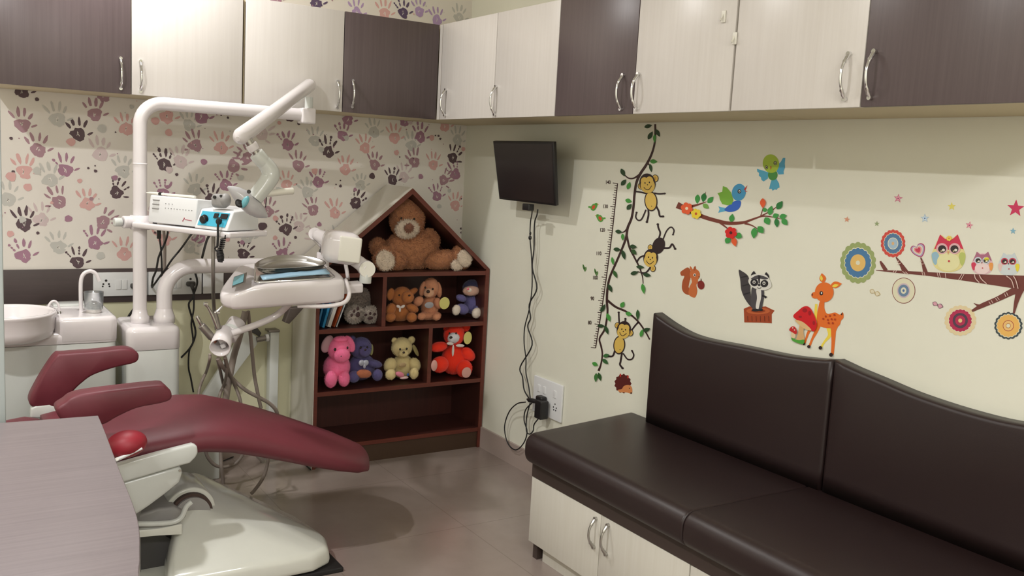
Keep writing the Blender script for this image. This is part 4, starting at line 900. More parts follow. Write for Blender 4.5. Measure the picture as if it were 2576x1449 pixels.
# lift linkage
YK = -1.30
b = MB(); b.tube([un(340, 1318, 'y', YK), un(400, 1317, 'y', YK), un(440, 1312, 'y', YK), un(458, 1298, 'y', YK), un(468, 1275, 'y', YK), un(482, 1262, 'y', YK)], .0085, WP2, 12, sub=4); b.build('lift_rod', t)
b = MB(); q = [un(px, py, 'y', YK) for px, py in [(335, 1336), (400, 1330), (458, 1318), (458, 1345), (400, 1348), (335, 1354)]]; b.prism(q, (0, .03, 0), BASEW); b.build('lift_beam', t, bevel=.003)
b = MB(); q = [un(px, py, 'y', -1.22) for px, py in [(300, 1290), (345, 1296), (400, 1278), (440, 1275), (470, 1290), (470, 1330), (300, 1330)]]; b.prism(q, (0, .2, 0), GREY); b.build('linkage_housing', t, 'grey linkage housing', bevel=.01)
b = MB(); q = [un(px, py, 'y', -1.20) for px, py in [(300, 1340), (410, 1345), (445, 1365), (440, 1449), (420, 1500), (300, 1500)]]; q = [V((p.x, p.y, max(p.z, .001))) for p in q]; b.prism(q, (0, .22, 0), DGREY); b.build('base_frame', t, 'dark grey base frame')
b = MB(); b.rbox((-1.93, -1.10, .03), (.62, .44, .06), .02, BASEW); b.rbox((-1.98, -1.10, .2), (.30, .26, .5), .03, GREY); b.build('base_plate', t)
# hinge arch
hc = un(470, 1275, 'y', -1.12); b = MB(); b.cyl(hc+V((0, -.05, 0)), hc+V((0, .13, 0)), .085, BASEW, 40, bev=.006); b.cyl(hc+V((0, -.07, 0)), hc+V((0, -.051, 0)), .070, mat('brown_recess', (70, 52, 46), .6), 40); b.cyl(hc+V((0, -.08, 0)), hc+V((0, -.0705, 0)), .060, GREY, 40); b.build('pivot_drum', t, 'round pivot housing')
# ivory hood: convex hull of its corner points, rounded
bm = bmesh.new()
def HP(x, y, z): return bm.verts.new((x, y, z))
hull = [(-1.69, -1.17, .262), (-1.655, -1.0, .300), (-1.60, -.93, .285), (-1.79, -1.40, .02), (-1.79, -1.40, .10), (-1.70, -.86, .02), (-1.62, -.86, .14),
        (-1.225, -1.345, .02), (-1.235, -1.345, .085), (-1.19, -1.23, .02), (-1.20, -1.23, .075), (-1.20, -.98, .02), (-1.23, -.98, .07), (-1.30, -.86, .02), (-1.30, -.88, .09), (-1.30, -1.385, .02), (-1.30, -1.385, .085), (-1.50, -.905, .215)]
for p in hull: HP(*p)
r_ = bmesh.ops.convex_hull(bm, input=bm.verts[:])
bmesh.ops.delete(bm, geom=[g for g in r_['geom_interior'] if isinstance(g, bmesh.types.BMVert)], context='VERTS')
bmesh.ops.dissolve_limit(bm, angle_limit=R_(8), verts=bm.verts[:], edges=bm.edges[:])
bmesh.ops.bevel(bm, geom=bm.edges[:]+bm.verts[:], offset=.024, segments=5, profile=.5, affect='EDGES', clamp_overlap=True)
bmesh.ops.recalc_face_normals(bm, faces=bm.faces)
me = bpy.data.meshes.new('base_hood'); 
for f_ in bm.faces: f_.smooth = True
for v_ in bm.verts: v_.co -= t['_o']
bm.to_mesh(me); bm.free(); me.materials.append(BASEW)
hood = bpy.data.objects.new('base_hood', me); COL.objects.link(hood); hood.parent = t['_obj']; hood['label'] = 'ivory sloping plastic hood of the chair base'
b = MB(); b.box((-1.78, -1.38, .0), (-1.19, -.9, .018), RUBBER); b.build('floor_gasket', t, 'black rubber floor edge', bevel=.004)

# ------------------------------------------------------------------ wall-side x-ray arm stand
def X(px, py, y=-.10): return un(px, py, 'y', y)
pA, pB = X(689, 835), X(690, 1035); xa = (pA.x+pB.x)/2
t = thing('wall_arm_stand', 'white square post with a folded white arm beside the bookshelf', 'stand', (xa, -.08, 0))
b = MB(); b.box((xa-.021, -.10, .02), (xa+.021, -.05, pA.z), WP2); b.build('post', t, bevel=.003)
b = MB(); b.rbox((xa-.004, -.075, pA.z+.004), (.054, .062, .012), .004, SATIN, n=2); b.build('post_cap', t, 'grey metal cap')
b = MB(); b.box((xa-.06, -.13, 0), (xa+.06, -.03, .012), STEEL); b.build('foot_plate', t)
b = MB(); b.cyl(X(645, 855, -.09), X(668, 850, -.09), .013, SATIN, 18); b.cyl(X(668, 850, -.09), X(675, 849, -.09), .018, PLW, 20); b.build('hinge', t)
b = MB(); q = [X(px, py, -.09) for px, py in [(632, 824), (648, 825), (658, 838), (653, 848), (640, 840), (628, 835)]]; b.prism(q, (0, .03, 0), DGREY); b.build('hinge_cap', t, 'dark grey curved cap', bevel=.002)
b = MB(); q = [X(px, py, -.09) for px, py in [(612, 835), (628, 835), (650, 850), (646, 868), (600, 930), (560, 985), (530, 1020), (490, 1070), (470, 1060)]]; b.prism(q, (0, .03, 0), WP2); b.build('folded_arm', t, bevel=.003)
# dark bracket below tray right
b = MB(); q = [un(px, py, 'y', -.45) for px, py in [(731, 776), (765, 774), (742, 800), (728, 815), (718, 812)]]; b.prism(q, (0, .05, 0), mat('bracket_brown', (98, 88, 84), .5)); solo(b, 'tray_bracket', 'dark grey-brown bracket jutting below the right end of the delivery tray', 'bracket', bevel=.002)

# ------------------------------------------------------------------ cables and hoses on the left
def c5(x, y): return x/2.8986, 400+y/2.8986
def c8(x, y): return 480+x/2.786, 740+y/2.786
idn = lambda x, y: (x, y)
def cbl(path, r, mt, name, label, cf, y, cat='cable', group=None):
    b = MB(); b.tube([un(*cf(q[0], q[1]), 'y', q[2] if len(q) > 2 else y) for q in path], r, mt, 8, sub=5); return solo(b, name, label, cat, group)
cbl([(905, 790, -.45), (870, 960), (790, 1140), (745, 1260), (722, 1390), (700, 1480), (665, 1560), (650, 1640), (640, 1700, -.03)], .0042, RUBBER, 'device_cable', 'black cable leaving the shelf left and crossing another by the lamp pole', c4, -.28)
pk = cbl([(745, 780, -.42), (750, 860), (765, 940), (785, 1100), (798, 1300), (800, 1450), (805, 1560)], .0036, RUBBER, 'device_cable', 'black cable with an inline block under the swing shelf', c4, -.28)
q = un(*c4(755, 880), 'y', -.35); b = MB(); b.rbox(q, (.016, .012, .036), .003, BLACK, n=2); b.build('inline_block', {'_obj': pk, '_o': V((0, 0, 0))})
cbl([(1290, 855, -.6), (1230, 930, -.45), (1100, 1110), (960, 1280), (860, 1430), (760, 1560), (690, 1660), (645, 1720, -.03)], .004, RUBBER, 'device_cable', 'black cable slanting down left from the shelf middle', c4, -.25)
cbl([(1550, 900, -.7), (1520, 960, -.6), (1490, 1050, -.5), (1440, 1245, -.36)], .005, RUBBER, 'device_cable', 'short black cable dropping behind the lower pipe', c4, -.4)
cbl([(828, 790), (845, 1000), (848, 1200), (842, 1450), (835, 1600)], .0062, HOSE, 'air_hose', 'taupe hose hanging between the lamp pole and the bent pipe', c4, -.22, 'hose')
cbl([(1420, 820), (1437, 880), (1435, 920), (1412, 985), (1408, 1010), (1376, 1060), (1398, 1150), (1425, 1250), (1415, 1320), (1380, 1385), (1320, 1449)], .0045, RUBBER, 'mains_cable', 'black mains cable bulging right below the switch plates', c5, -.06)
cbl([(1405, 950, -.05), (1413, 1000), (1412, 1100), (1395, 1200), (1408, 1330), (1380, 1400), (1375, 1520), (1392, 1600), (1410, 1700)], .004, RUBBER, 'mains_cable', 'black mains cable running down to the chair from the grey plug', c5, -.07)
cbl([(980, 1085), (930, 1160), (903, 1240), (888, 1320), (884, 1400), (895, 1480), (905, 1580), (890, 1700)], .0045, RUBBER, 'mains_cable', 'outer black cable between the spittoon and the column', c5, -.10)
cbl([(978, 1100), (945, 1160), (918, 1230), (920, 1300), (930, 1380), (915, 1480), (885, 1560), (905, 1700)], .0042, RUBBER, 'mains_cable', 'inner black cable between the spittoon and the column', c5, -.09)
hs = [([(135, 420, -.85), (130, 470, -.82), (110, 540), (82, 600), (60, 665), (50, 760, -.6)], .0058, 'taupe hose curving left from the holder ring'),
 ([(383, 120, -.68), (340, 300, -.68), (300, 440), (272, 580), (250, 700), (240, 800)], .0135, 'broad taupe hose slanting down from under the tray'),
 ([(402, 120, -.68), (420, 300, -.65), (445, 560), (470, 700), (492, 800)], .0075, 'taupe hose dropping straight below the tray'),
 ([(190, 450, -.84), (225, 510, -.8), (290, 590), (380, 670), (480, 725), (550, 765), (600, 820), (610, 900, -.5)], .0082, 'taupe hose sweeping right across the wall from the holder'),
 ([(188, 455, -.84), (205, 530, -.75), (225, 620), (245, 700), (250, 780)], .006, 'taupe hose falling just below the holder ring'),
 ([(240, 445, -.84), (265, 540, -.75), (305, 630), (340, 720), (355, 800)], .0072, 'taupe hose slanting right behind the sweeping hose'),
 ([(245, 480, -.80), (250, 560, -.75), (230, 640), (205, 700), (190, 780)], .0062, 'taupe hose bending left behind the holder ring')]
for pth, r, lb in hs: cbl(pth, r, HOSE, 'handpiece_hose', lb, c8, -.55, 'hose', 'handpiece hoses')
cbl([(90, 1020), (105, 1100), (120, 1145), (165, 1195), (220, 1212), (290, 1198), (340, 1160), (375, 1100), (385, 1040)], .0072, HOSE, 'foot_hose', 'taupe hose looping in a U below the legrest', c8, -.42, 'hose')
cbl([(212, 1020, -.5), (210, 1100, -.5), (214, 1200), (226, 1310), (222, 1400)], .0078, HOSE, 'foot_hose', 'taupe hose hanging straight into the chair base', c8, -.55, 'hose')
cbl([(540, 1040, -.5), (543, 1120), (535, 1200), (505, 1290), (450, 1370), (420, 1400)], .0075, HOSE, 'foot_hose', 'taupe hose arcing down to the right of the chair base', c8, -.6, 'hose')
fc0 = un(578, 1145, 'z', .004); 
b = MB(); b.tube([un(px, py, 'z', .006) for px, py in [(560, 1160), (600, 1145), (640, 1140), (690, 1145), (740, 1152), (757, 1160), (782, 1182)]], .003, RUBBER, 8, sub=4); solo(b, 'floor_cable', 'thin dark cable lying along the floor by the wall', 'cable')
b = MB(); cc_ = un(748, 1153, 'z', .01); pts = [cc_+V((.022*cos(a)*(1+.1*sin(3*a)), .022*sin(a), .004*sin(5*a)+.002)) for a in [2*pi*k/16 for k in range(33)]]; b.tube(pts, .003, PLY, 8); solo(b, 'cable_coil', 'small pale coil of cable on the floor beside the bookshelf foot', 'cable')

# ------------------------------------------------------------------ switch plates on the dark band
def holes(b, cx, cz, y, s=1):
    for (dx, dz, r) in ((0, .017, .0052), (-.011, .002, .0040), (.011, .002, .0040), (-.0135, -.008, .0036), (.0135, -.008, .0036)):
        b.cyl((cx+dx*s, y, cz+dz*s), (cx+dx*s, y-.0012, cz+dz*s), r*s, BLACK, 12)
def bandplate(x0, x1, lb, socks, sws):
    t = thing('switch_plate', lb, 'switch plate', ((x0+x1)/2, -.012, .85), 'switch plates on the dark band')
    b = MB(); b.rbox(((x0+x1)/2, -.016, .848), (x1-x0-.002, .010, .104), .003, PLW, n=2); b.build('plate', t)
    for sx_ in sws: b = MB(); b.rbox((sx_, -.022, .846), (.022, .006, .042), .002, PLW, n=2); b.build('rocker', t)
    if socks:
        b = MB()
        for s_ in socks: holes(b, s_, .848, -.0208)
        b.build('socket_holes', t)
    return t
PX = lambda px, py=712: un(px, py, 'y', -.012).x
bandplate(PX(233), PX(371), 'white switch plate left of the lamp pole, partly behind the tumbler', [PX(266), PX(342)], [PX(297), PX(312)])
bandplate(PX(372), PX(507), 'white switch plate behind the bent pipe with a grey plug in it', [PX(478)], [PX(405), PX(435), PX(449)])
bandplate(PX(509), PX(562), 'blank white square plate rightmost on the dark band', [], [])
b = MB(); b.rbox((PX(538), -.0225, .856), (.004, .003, .010), .001, BLACK, n=1); solo(b, 'indicator', 'tiny dark indicator on the rightmost band plate', 'indicator')
for (px, py, lb) in ((480, 714, 'grey plug in the socket right of the bent pipe'), (340, 719, 'grey plug half hidden behind the lamp pole')):
    c = un(px, py, 'y', -.03); b = MB(); b.rbox((c.x, -.032, c.z), (.040, .022, .022), .008, DGREY, n=3); b.tube([(c.x, -.04, c.z), (c.x+.006, -.045, c.z-.02), (c.x+.012, -.042, c.z-.045)], [.010, .008, .0045], DGREY, 12, sub=3)
    solo(b, 'mains_plug', lb, 'plug')

# ------------------------------------------------------------------ wall stickers (printed vinyl, flat on the right wall)
def cA(x, y): return 1440+x/2.0125, 300+y/2.0125
def cB_(x, y): return 1680+x/2.635, 370+y/2.635
def cC(x, y): return 2080+x/3.45, 460+y/3.45
_sc = {}
def ink(c):
    if c not in _sc: _sc[c] = mat('vinyl_%02x%02x%02x' % c, c, .45)
    return _sc[c]
class Sticker:
    """layers of printed vinyl measured on the photo and laid on the wall plane x = 0"""
    def __init__(s, cf): s.b = MB(); s.cf = cf; s.k = 0
    def lay(s): s.k += 1; return -.0006-.00012*s.k
    def P(s, x, y, X): q = un(*s.cf(x, y), 'x', 0); return (X, q.y, q.z)
    def poly(s, pts, c, smooth=True, X=None):
        X = s.lay() if X is None else X
        if smooth:
            n = len(pts); o = []
            for i in range(n):
                p0, p1, p2, p3 = [pts[(i+j-1) % n] for j in range(4)]
                for k in range(5):
                    u = k/5; o.append(tuple(.5*((2*p1[j])+(p2[j]-p0[j])*u+(2*p0[j]-5*p1[j]+4*p2[j]-p3[j])*u*u+(3*p1[j]-p0[j]-3*p2[j]+p3[j])*u**3) for j in (0, 1)))
            pts = o
        s.b.add([s.P(x, y, X) for x, y in pts], [tuple(range(len(pts)))], ink(c), False)
    def ell(s, x, y, rx, ry, c, rot=0, n=28, X=None):
        r = R_(rot); s.poly([(x+rx*cos(2*pi*k/n)*cos(r)-ry*sin(2*pi*k/n)*sin(r), y+rx*cos(2*pi*k/n)*sin(r)+ry*sin(2*pi*k/n)*cos(r)) for k in range(n)], c, False, X)
    def stroke(s, pts, wd, c, X=None):
        X = s.lay() if X is None else X
        ws = list(wd) if hasattr(wd, '__len__') else [wd]*len(pts)
        P = [V((p[0], p[1])) for p in pts]; o = []; ww = []
        if len(P) > 2:
            E_ = [P[0]*2-P[1]]+P+[P[-1]*2-P[-2]]
            for i in range(1, len(E_)-2):
                for k in range(6):
                    u = k/6; o.append(.5*((2*E_[i])+(E_[i+1]-E_[i-1])*u+(2*E_[i-1]-5*E_[i]+4*E_[i+1]-E_[i+2])*u*u+(3*E_[i]-E_[i-1]-3*E_[i+1]+E_[i+2])*u**3)); ww.append(ws[i-1]*(1-u)+ws[i]*u)
            o.append(P[-1]); ww.append(ws[-1])
        else: o, ww = P, ws
        vs = []; n = len(o)
        for i in range(n):
            t = (o[min(i+1, n-1)]-o[max(i-1, 0)]).normalized(); nn = V((-t.y, t.x))*ww[i]/2
            vs += [s.P(*(o[i]+nn), X), s.P(*(o[i]-nn), X)]
        s.b.add(vs, [(2*i, 2*i+1, 2*i+3, 2*i+2) for i in range(n-1)], ink(c), False)
    def leaf(s, x, y, L, wd, ang, c):
        a = R_(ang); X = s.lay() if s.k < 40 else -.0006-.00012*(36+(s.k % 4)); s.k += 1
        o = []
        for k in range(17):
            u = k/16*2; t = u if u <= 1 else 2-u; sg = 1 if u <= 1 else -1
            px_, py_ = (t-.5)*L, sg*sin(pi*t**.85)*wd/2
            o.append((x+px_*cos(a)-py_*sin(a), y+px_*sin(a)+py_*cos(a)))
        s.poly(o[:-1], c, False, X)
    def star(s, x, y, r, c, rot=0, inner=.42):
        s.poly([(x+r*(1 if k % 2 == 0 else inner)*sin(R_(36*k+rot)), y-r*(1 if k % 2 == 0 else inner)*cos(R_(36*k+rot))) for k in range(10)], c, False)
    def scal(s, x, y, rx, ry, n, c, d=.07):
        m = n*8; s.poly([(x+rx*(1-d+d*abs(sin(n*pi*k/m)))*cos(2*pi*k/m), y+ry*(1-d+d*abs(sin(n*pi*k/m)))*sin(2*pi*k/m)) for k in range(m)], c, False)
    def flower(s, x, y, r, c, cc, n=6):
        X = s.lay()
        for k in range(n): a = 2*pi*k/n+.3; s.ell(x+r*.6*cos(a), y+r*.6*sin(a), r*.42, r*.42, c, 0, 14, X-.00002*k)
        s.ell(x, y, r*.5, r*.5, c, 0, 16, X-.00014); s.k += 1; s.ell(x, y, r*.25, r*.25, cc)
    def text(s, string, x, y, h, c):
        cu = bpy.data.curves.new('t', 'FONT'); cu.body = string; cu.size = 1; cu.align_x = 'CENTER'; cu.align_y = 'CENTER'; cu.offset = .02
        ob = bpy.data.objects.new('t', cu); COL.objects.link(ob); dg = bpy.context.evaluated_depsgraph_get(); me = bpy.data.meshes.new_from_object(ob.evaluated_get(dg))
        X = s.lay(); s.b.add([s.P(x+v.co.x*h*.95, y-v.co.y*h*1.35, X) for v in me.vertices], [tuple(p.vertices) for p in me.polygons], ink(c), False)
        bpy.data.objects.remove(ob); bpy.data.meshes.remove(me); bpy.data.curves.remove(cu)
    def done(s, name, label, cat='wall sticker', group=None): return solo(s.b, name, label, cat, group, recalc=False)
BRN = (62, 40, 38); LG, LD = (74, 150, 66), (44, 72, 44); YEL = (218, 184, 92); MB_ = (48, 34, 36)

s = Sticker(cA)   # vine
for p, w_ in [([(420, 25), (420, 80), (415, 130), (400, 180), (375, 230), (345, 275), (325, 320), (315, 380), (310, 440), (300, 500), (280, 550), (272, 600), (250, 660), (220, 730), (190, 800), (178, 860), (175, 920), (178, 980), (165, 1060), (138, 1110), (146, 1150), (152, 1190), (145, 1240), (133, 1274)], [10, 10, 10, 11, 13, 14, 13, 12, 12, 12, 13, 12, 11, 11, 11, 12, 12, 10, 10, 9, 9, 8, 8, 12]),
              ([(345, 278), (312, 298), (285, 298), (262, 280)], [12, 8, 7, 5]), ([(275, 585), (290, 650), (315, 700), (340, 750), (355, 795), (359, 832)], [10, 10, 9, 8, 6, 4]),
              ([(176, 915), (220, 950), (275, 975), (330, 1020), (370, 1075), (392, 1115)], [12, 11, 10, 9, 8, 7]), ([(280, 550), (262, 570), (240, 572)], [8, 6, 4]), ([(345, 775), (330, 772), (318, 780)], [5, 5, 3]), ([(385, 225), (396, 240), (400, 262)], [8, 6, 4])]:
    s.stroke(p, w_, BRN)
for (x, y, L, w_, a, c) in [(385, 35, 42, 20, -15, LD), (396, 82, 48, 22, -60, LD), (434, 70, 44, 20, 60, LD), (418, 98, 44, 16, 90, LG), (413, 214, 38, 22, 5, LG), (399, 247, 44, 16, 80, LD), (258, 270, 44, 22, 65, LD), (262, 320, 40, 22, -50, LD), (288, 336, 40, 20, -70, LG),
    (287, 413, 34, 22, 15, LG), (291, 443, 38, 22, -50, LD), (238, 569, 36, 20, 10, LD), (258, 596, 36, 16, 90, LG), (230, 659, 38, 20, 5, LD), (263, 686, 52, 20, 75, LD), (312, 645, 38, 22, 5, LD), (316, 672, 36, 22, 45, (50, 84, 44)), (208, 718, 42, 14, 80, LG), (221, 784, 44, 18, 65, (56, 100, 50)),
    (348, 748, 42, 18, 5, LD), (318, 778, 42, 20, -15, LD), (382, 788, 42, 20, 10, LD), (363, 858, 54, 20, 80, LG), (195, 855, 46, 20, 65, LD), (159, 956, 48, 20, -60, LD), (187, 1003, 46, 20, 70, LG), (258, 938, 34, 22, -60, LG), (290, 985, 34, 22, 15, LG), (335, 990, 54, 18, 90, (50, 90, 46)),
    (150, 1046, 38, 18, 5, LD), (177, 1066, 50, 18, 70, (46, 80, 44)), (355, 1082, 42, 18, -75, LG), (380, 1065, 40, 20, -20, LD), (176, 1196, 34, 20, -15, (60, 110, 60)), (171, 1226, 38, 20, 40, (56, 100, 56)), (119, 1239, 32, 20, 25, LG), (123, 1307, 46, 18, 95, (66, 120, 60)), (142, 1303, 44, 18, 75, (50, 90, 46))]:
    s.leaf(x, y, L, w_, a, c)
s.done('vine_sticker', 'long brown leafy vine sticker hanging from below the overhead cabinets')

def monkey(label, head, hr, hrot, ears, body, br, brot, limbs, face, back=False):
    s = Sticker(cA)
    for (pts, w_) in limbs: s.stroke(pts, w_, MB_); s.ell(pts[-1][0], pts[-1][1], w_*.75, w_*.6, MB_, 0, 12)
    s.ell(*body, br[0]+4, br[1]+5, MB_, brot)
    if not back: s.ell(*body, br[0]-1, br[1]-1, YEL, brot); s.ell(body[0]+4, body[1]+br[1]*.55, 2.5, 2.5, MB_, 0, 8)
    for (ex_, ey2, er) in ears: s.ell(ex_, ey2, er+3, er*1.25+3, MB_, hrot); s.ell(ex_, ey2, er, er*1.25, YEL, hrot); s.ell(ex_, ey2, er*.45, er*.7, (190, 150, 70), hrot)
    a = R_(hrot); H = lambda u, v: (head[0]+u*cos(a)-v*sin(a), head[1]+u*sin(a)+v*cos(a))
    s.ell(*H(0, -4), hr[0]+4, hr[1]+4, MB_, hrot); s.ell(*H(0, 8), hr[0]-1, hr[1]-8, YEL, hrot); s.ell(*H(-hr[0]*.35, -hr[1]*.35), hr[0]*.5, hr[1]*.45, YEL, hrot); s.ell(*H(hr[0]*.35, -hr[1]*.35), hr[0]*.5, hr[1]*.45, YEL, hrot)
    for u in (-.3, .3): s.ell(*H(hr[0]*u, -hr[1]*.15), 3, 4.5, MB_, hrot, 10)
    s.ell(*H(0, 4), 3, 2.4, MB_, hrot, 8)
    s.stroke([H(-hr[0]*.55, hr[1]*.28), H(-hr[0]*.3, hr[1]*.55), H(hr[0]*.1, hr[1]*.62), H(hr[0]*.55, hr[1]*.25)], 3, MB_)
    s.done('monkey_sticker', label, group='monkey stickers')
monkey('brown and yellow monkey sticker swinging upright, topmost on the vine', (383, 328), (37, 46), -8, [(347, 339, 11), (422, 299, 13)], (399, 415), (29, 46), -5,
       [([(380, 378), (350, 370), (322, 366)], 8), ([(415, 374), (440, 378), (468, 376)], 8), ([(385, 455), (386, 485), (378, 520)], 9), ([(425, 440), (438, 465), (444, 490), (460, 492)], 9), ([(374, 458), (352, 505), (334, 511), (322, 495), (326, 472)], 7)], 0)
monkey('dark monkey sticker hanging upside down by its arms from the vine', (398, 706), (33, 42), 8, [(396, 649, 10), (410, 756, 11)], (438, 640), (27, 38), 20,
       [([(438, 605), (445, 575), (436, 550), (433, 532)], 9), ([(458, 612), (478, 565), (500, 546), (515, 562), (510, 584)], 7), ([(462, 652), (492, 650), (506, 632), (521, 656)], 9), ([(375, 688), (345, 698), (328, 720)], 8), ([(402, 742), (375, 775), (352, 778)], 8)], 0, True)
monkey('monkey sticker dangling from the lower branch beside the bench backrest', (262, 1070), (32, 41), 10, [(229, 1043, 10), (297, 1082, 11)], (239, 1143), (26, 42), 5,
       [([(238, 1035), (236, 1005), (235, 978)], 8), ([(296, 1075), (318, 1045), (332, 1030)], 8), ([(218, 1165), (205, 1198), (182, 1200)], 9), ([(252, 1182), (245, 1225), (242, 1242), (255, 1260)], 9), ([(258, 1185), (280, 1214), (302, 1214), (312, 1194), (303, 1172)], 7), ([(268, 1030), (270, 1010)], 8)], 0)

s = Sticker(cA)   # growth chart
top, bot = (229, 325), (118, 1158)
def RL(k, o=0):   # k = cm below 140; cm spacing shrinks slightly with distance of the eye line
    u = k/70; return (top[0]+(bot[0]-top[0])*u+(7*sin(pi*u))+o, top[1]+(bot[1]-top[1])*u)
s.stroke([RL(0), RL(23), RL(46), RL(70)], 5, BRN)
X = s.lay()
for k in range(71):
    L = 24 if k % 10 == 0 else (18 if k % 5 == 0 else 13)
    p = RL(k); s.stroke([(p[0]-L, p[1]-L*.12), (p[0], p[1])], 3.4, BRN, X)
for k, v in enumerate(('140', '130', '120', '110', '100', '90', '80')):
    x, y = [(181, 320), (167, 442), (152, 561), (134, 680), (116, 803), (102, 908), (89, 1030)][k]; s.text(v, x, y, 19, BRN)
s.done('growth_chart_sticker', 'height chart sticker with ticks and numbers from 80 to 140')
def smallbird(x, y, f, lb):
    s = Sticker(cA); G_ = (92, 160, 70)
    s.poly([(x-26*f, y+4), (x-24*f, y-4), (x-12*f, y-2), (x-2*f, y-14), (x+4*f, y-16), (x+4*f, y+4), (x-10*f, y+8)], G_, False); s.poly([(x-12*f, y-2), (x, y-10), (x+10*f, y-18), (x+20*f, y-18), (x+22*f, y-8), (x+14*f, y+10), (x+4*f, y+20), (x-8*f, y+18), (x-14*f, y+8)], G_)
    s.poly([(x-4*f, y-4), (x+8*f, y-8), (x+10*f, y+2), (x+2*f, y+12), (x-6*f, y+10)], (206, 84, 52)); s.ell(x+15*f, y-12, 2, 2.5, MB_, 0, 8); s.poly([(x+21*f, y-16), (x+29*f, y-12), (x+21*f, y-9)], (200, 150, 60), False)
    s.done('bird_sticker', lb, group='small green bird stickers')
smallbird(106, 443, 1, 'small green and red bird sticker left of the chart, upper of two')
smallbird(143, 500, -1, 'small green and red bird sticker left of the chart, lower of two')
for (x, y, lb) in ((62, 753, 'tiny green winged sticker farthest left of the height chart'), (121, 775, 'tiny green winged sticker touching the height chart by 100')):
    s = Sticker(cA); s.leaf(x-3, y, 42, 10, 75, (78, 120, 62)); s.leaf(x+5, y+6, 26, 10, 100, (100, 140, 80)); s.ell(x, y, 2, 5, MB_, 0, 8); s.done('moth_sticker', lb, group='tiny green stickers')
s = Sticker(cA)   # hedgehog
pts = []
for k in range(26):
    a = 2*pi*k/26; r = 1.0 if k % 2 else 1.16; pts.append((256+38*r*cos(a), 1338+44*r*sin(a)))
s.poly(pts, (92, 34, 32), False)
s.poly([(262, 1350), (285, 1345), (300, 1355), (304, 1375), (300, 1390), (280, 1384), (262, 1382), (240, 1382), (232, 1370), (250, 1366)], (214, 138, 84)); s.ell(298, 1386, 4, 4, MB_, 0, 10); s.ell(290, 1362, 2.5, 3, MB_, 0, 8)
s.ell(244, 1296, 4, 9, (190, 50, 40), 0, 10); s.ell(282, 1304, 4, 9, (190, 50, 40), 0, 10); s.done('hedgehog_sticker', 'small maroon and orange hedgehog sticker below the vine')

s = Sticker(cB_)  # flowering branch
BR2 = (118, 58, 46)
s.stroke([(62, 384), (120, 410), (230, 460), (330, 490), (410, 505), (500, 500), (560, 480), (630, 458), (700, 465), (772, 482)], [44, 34, 27, 25, 23, 18, 13, 9, 6, 3], BR2)
for p, w_ in [([(150, 395), (200, 382), (258, 362)], [18, 12, 4]), ([(612, 460), (690, 420), (742, 378)], [8, 7, 3]), ([(345, 500), (385, 530), (410, 552)], [14, 9, 6]), ([(510, 505), (560, 520), (605, 548)], [14, 8, 4]), ([(617, 455), (628, 420), (636, 390)], [6, 5, 4]), ([(238, 360), (248, 325), (253, 296)], [4, 4, 2])]: s.stroke(p, w_, BR2)
G1, G2 = (62, 150, 70), (40, 120, 58)
for (x, y, L, w_, a, c) in [(198, 345, 62, 34, 95, G1), (240, 335, 62, 36, 100, G2), (285, 350, 56, 34, -45, G1), (255, 392, 50, 32, 35, (120, 170, 80)), (427, 470, 56, 36, -80, G1), (647, 416, 34, 28, -10, G1), (684, 420, 66, 38, -75, G1), (745, 385, 66, 40, -55, G2), (720, 455, 44, 34, -20, G1), (769, 459, 52, 34, -15, G1), (664, 490, 56, 44, 60, G1),
    (727, 502, 62, 32, 85, G2), (780, 496, 56, 38, 50, G1), (578, 570, 74, 42, 95, G1), (622, 548, 58, 44, 50, G1), (477, 588, 46, 42, 25, G1), (405, 616, 52, 38, -60, G1)]: s.leaf(x, y, L, w_, a, c)
s.leaf(636, 372, 66, 38, 90, (226, 92, 46)); s.leaf(447, 628, 66, 36, 75, (226, 92, 46))
s.flower(133, 407, 40, (232, 96, 54), (240, 220, 190)); s.flower(195, 442, 34, (238, 212, 60), (200, 90, 50)); s.flower(427, 568, 40, (214, 34, 34), (80, 20, 24))
s.done('branch_sticker', 'brown branch sticker with red, orange and yellow flowers and green leaves')
s = Sticker(cB_)
s.poly([(378, 402), (352, 398), (336, 392), (344, 412), (335, 436), (358, 430), (385, 424)], (92, 172, 206), False)
s.poly([(376, 415), (400, 390), (440, 360), (482, 358), (484, 385), (468, 412), (440, 426), (405, 430)], (50, 98, 190))
s.poly([(330, 306), (362, 296), (366, 258), (392, 268), (420, 300), (436, 352), (425, 380), (396, 386), (362, 378), (346, 348), (342, 325)], (122, 176, 62), False)
s.ell(472, 300, 46, 57, (70, 152, 196), 12); s.stroke([(510, 285), (520, 268), (528, 254)], [12, 7, 1], (196, 60, 50)); s.stroke([(514, 292), (522, 294), (530, 292)], [6, 4, 1], (196, 60, 50))
s.ell(476, 294, 12, 14, MB_); s.ell(477, 293, 6, 8, (225, 225, 220)); s.ell(477, 295, 3, 4, MB_); s.done('bird_sticker', 'blue bird sticker with a green wing perched above the flowering branch')
s = Sticker(cB_)
s.poly([(690, 212), (680, 245), (672, 278), (688, 276), (696, 290), (710, 280), (722, 284), (730, 272), (742, 268), (738, 240), (718, 208)], (84, 166, 196), False)
s.poly([(732, 118), (752, 95), (764, 72), (780, 72), (776, 110), (778, 135), (768, 162), (770, 180), (735, 182), (724, 160)], (80, 162, 198), False)
s.poly([(668, 168), (630, 155), (592, 144), (594, 162), (606, 172), (604, 190), (618, 200), (622, 218), (636, 228), (664, 208)], (84, 166, 196), False)
s.ell(697, 185, 32, 36, (72, 140, 66)); s.ell(685, 110, 54, 62, (164, 190, 60), -12)
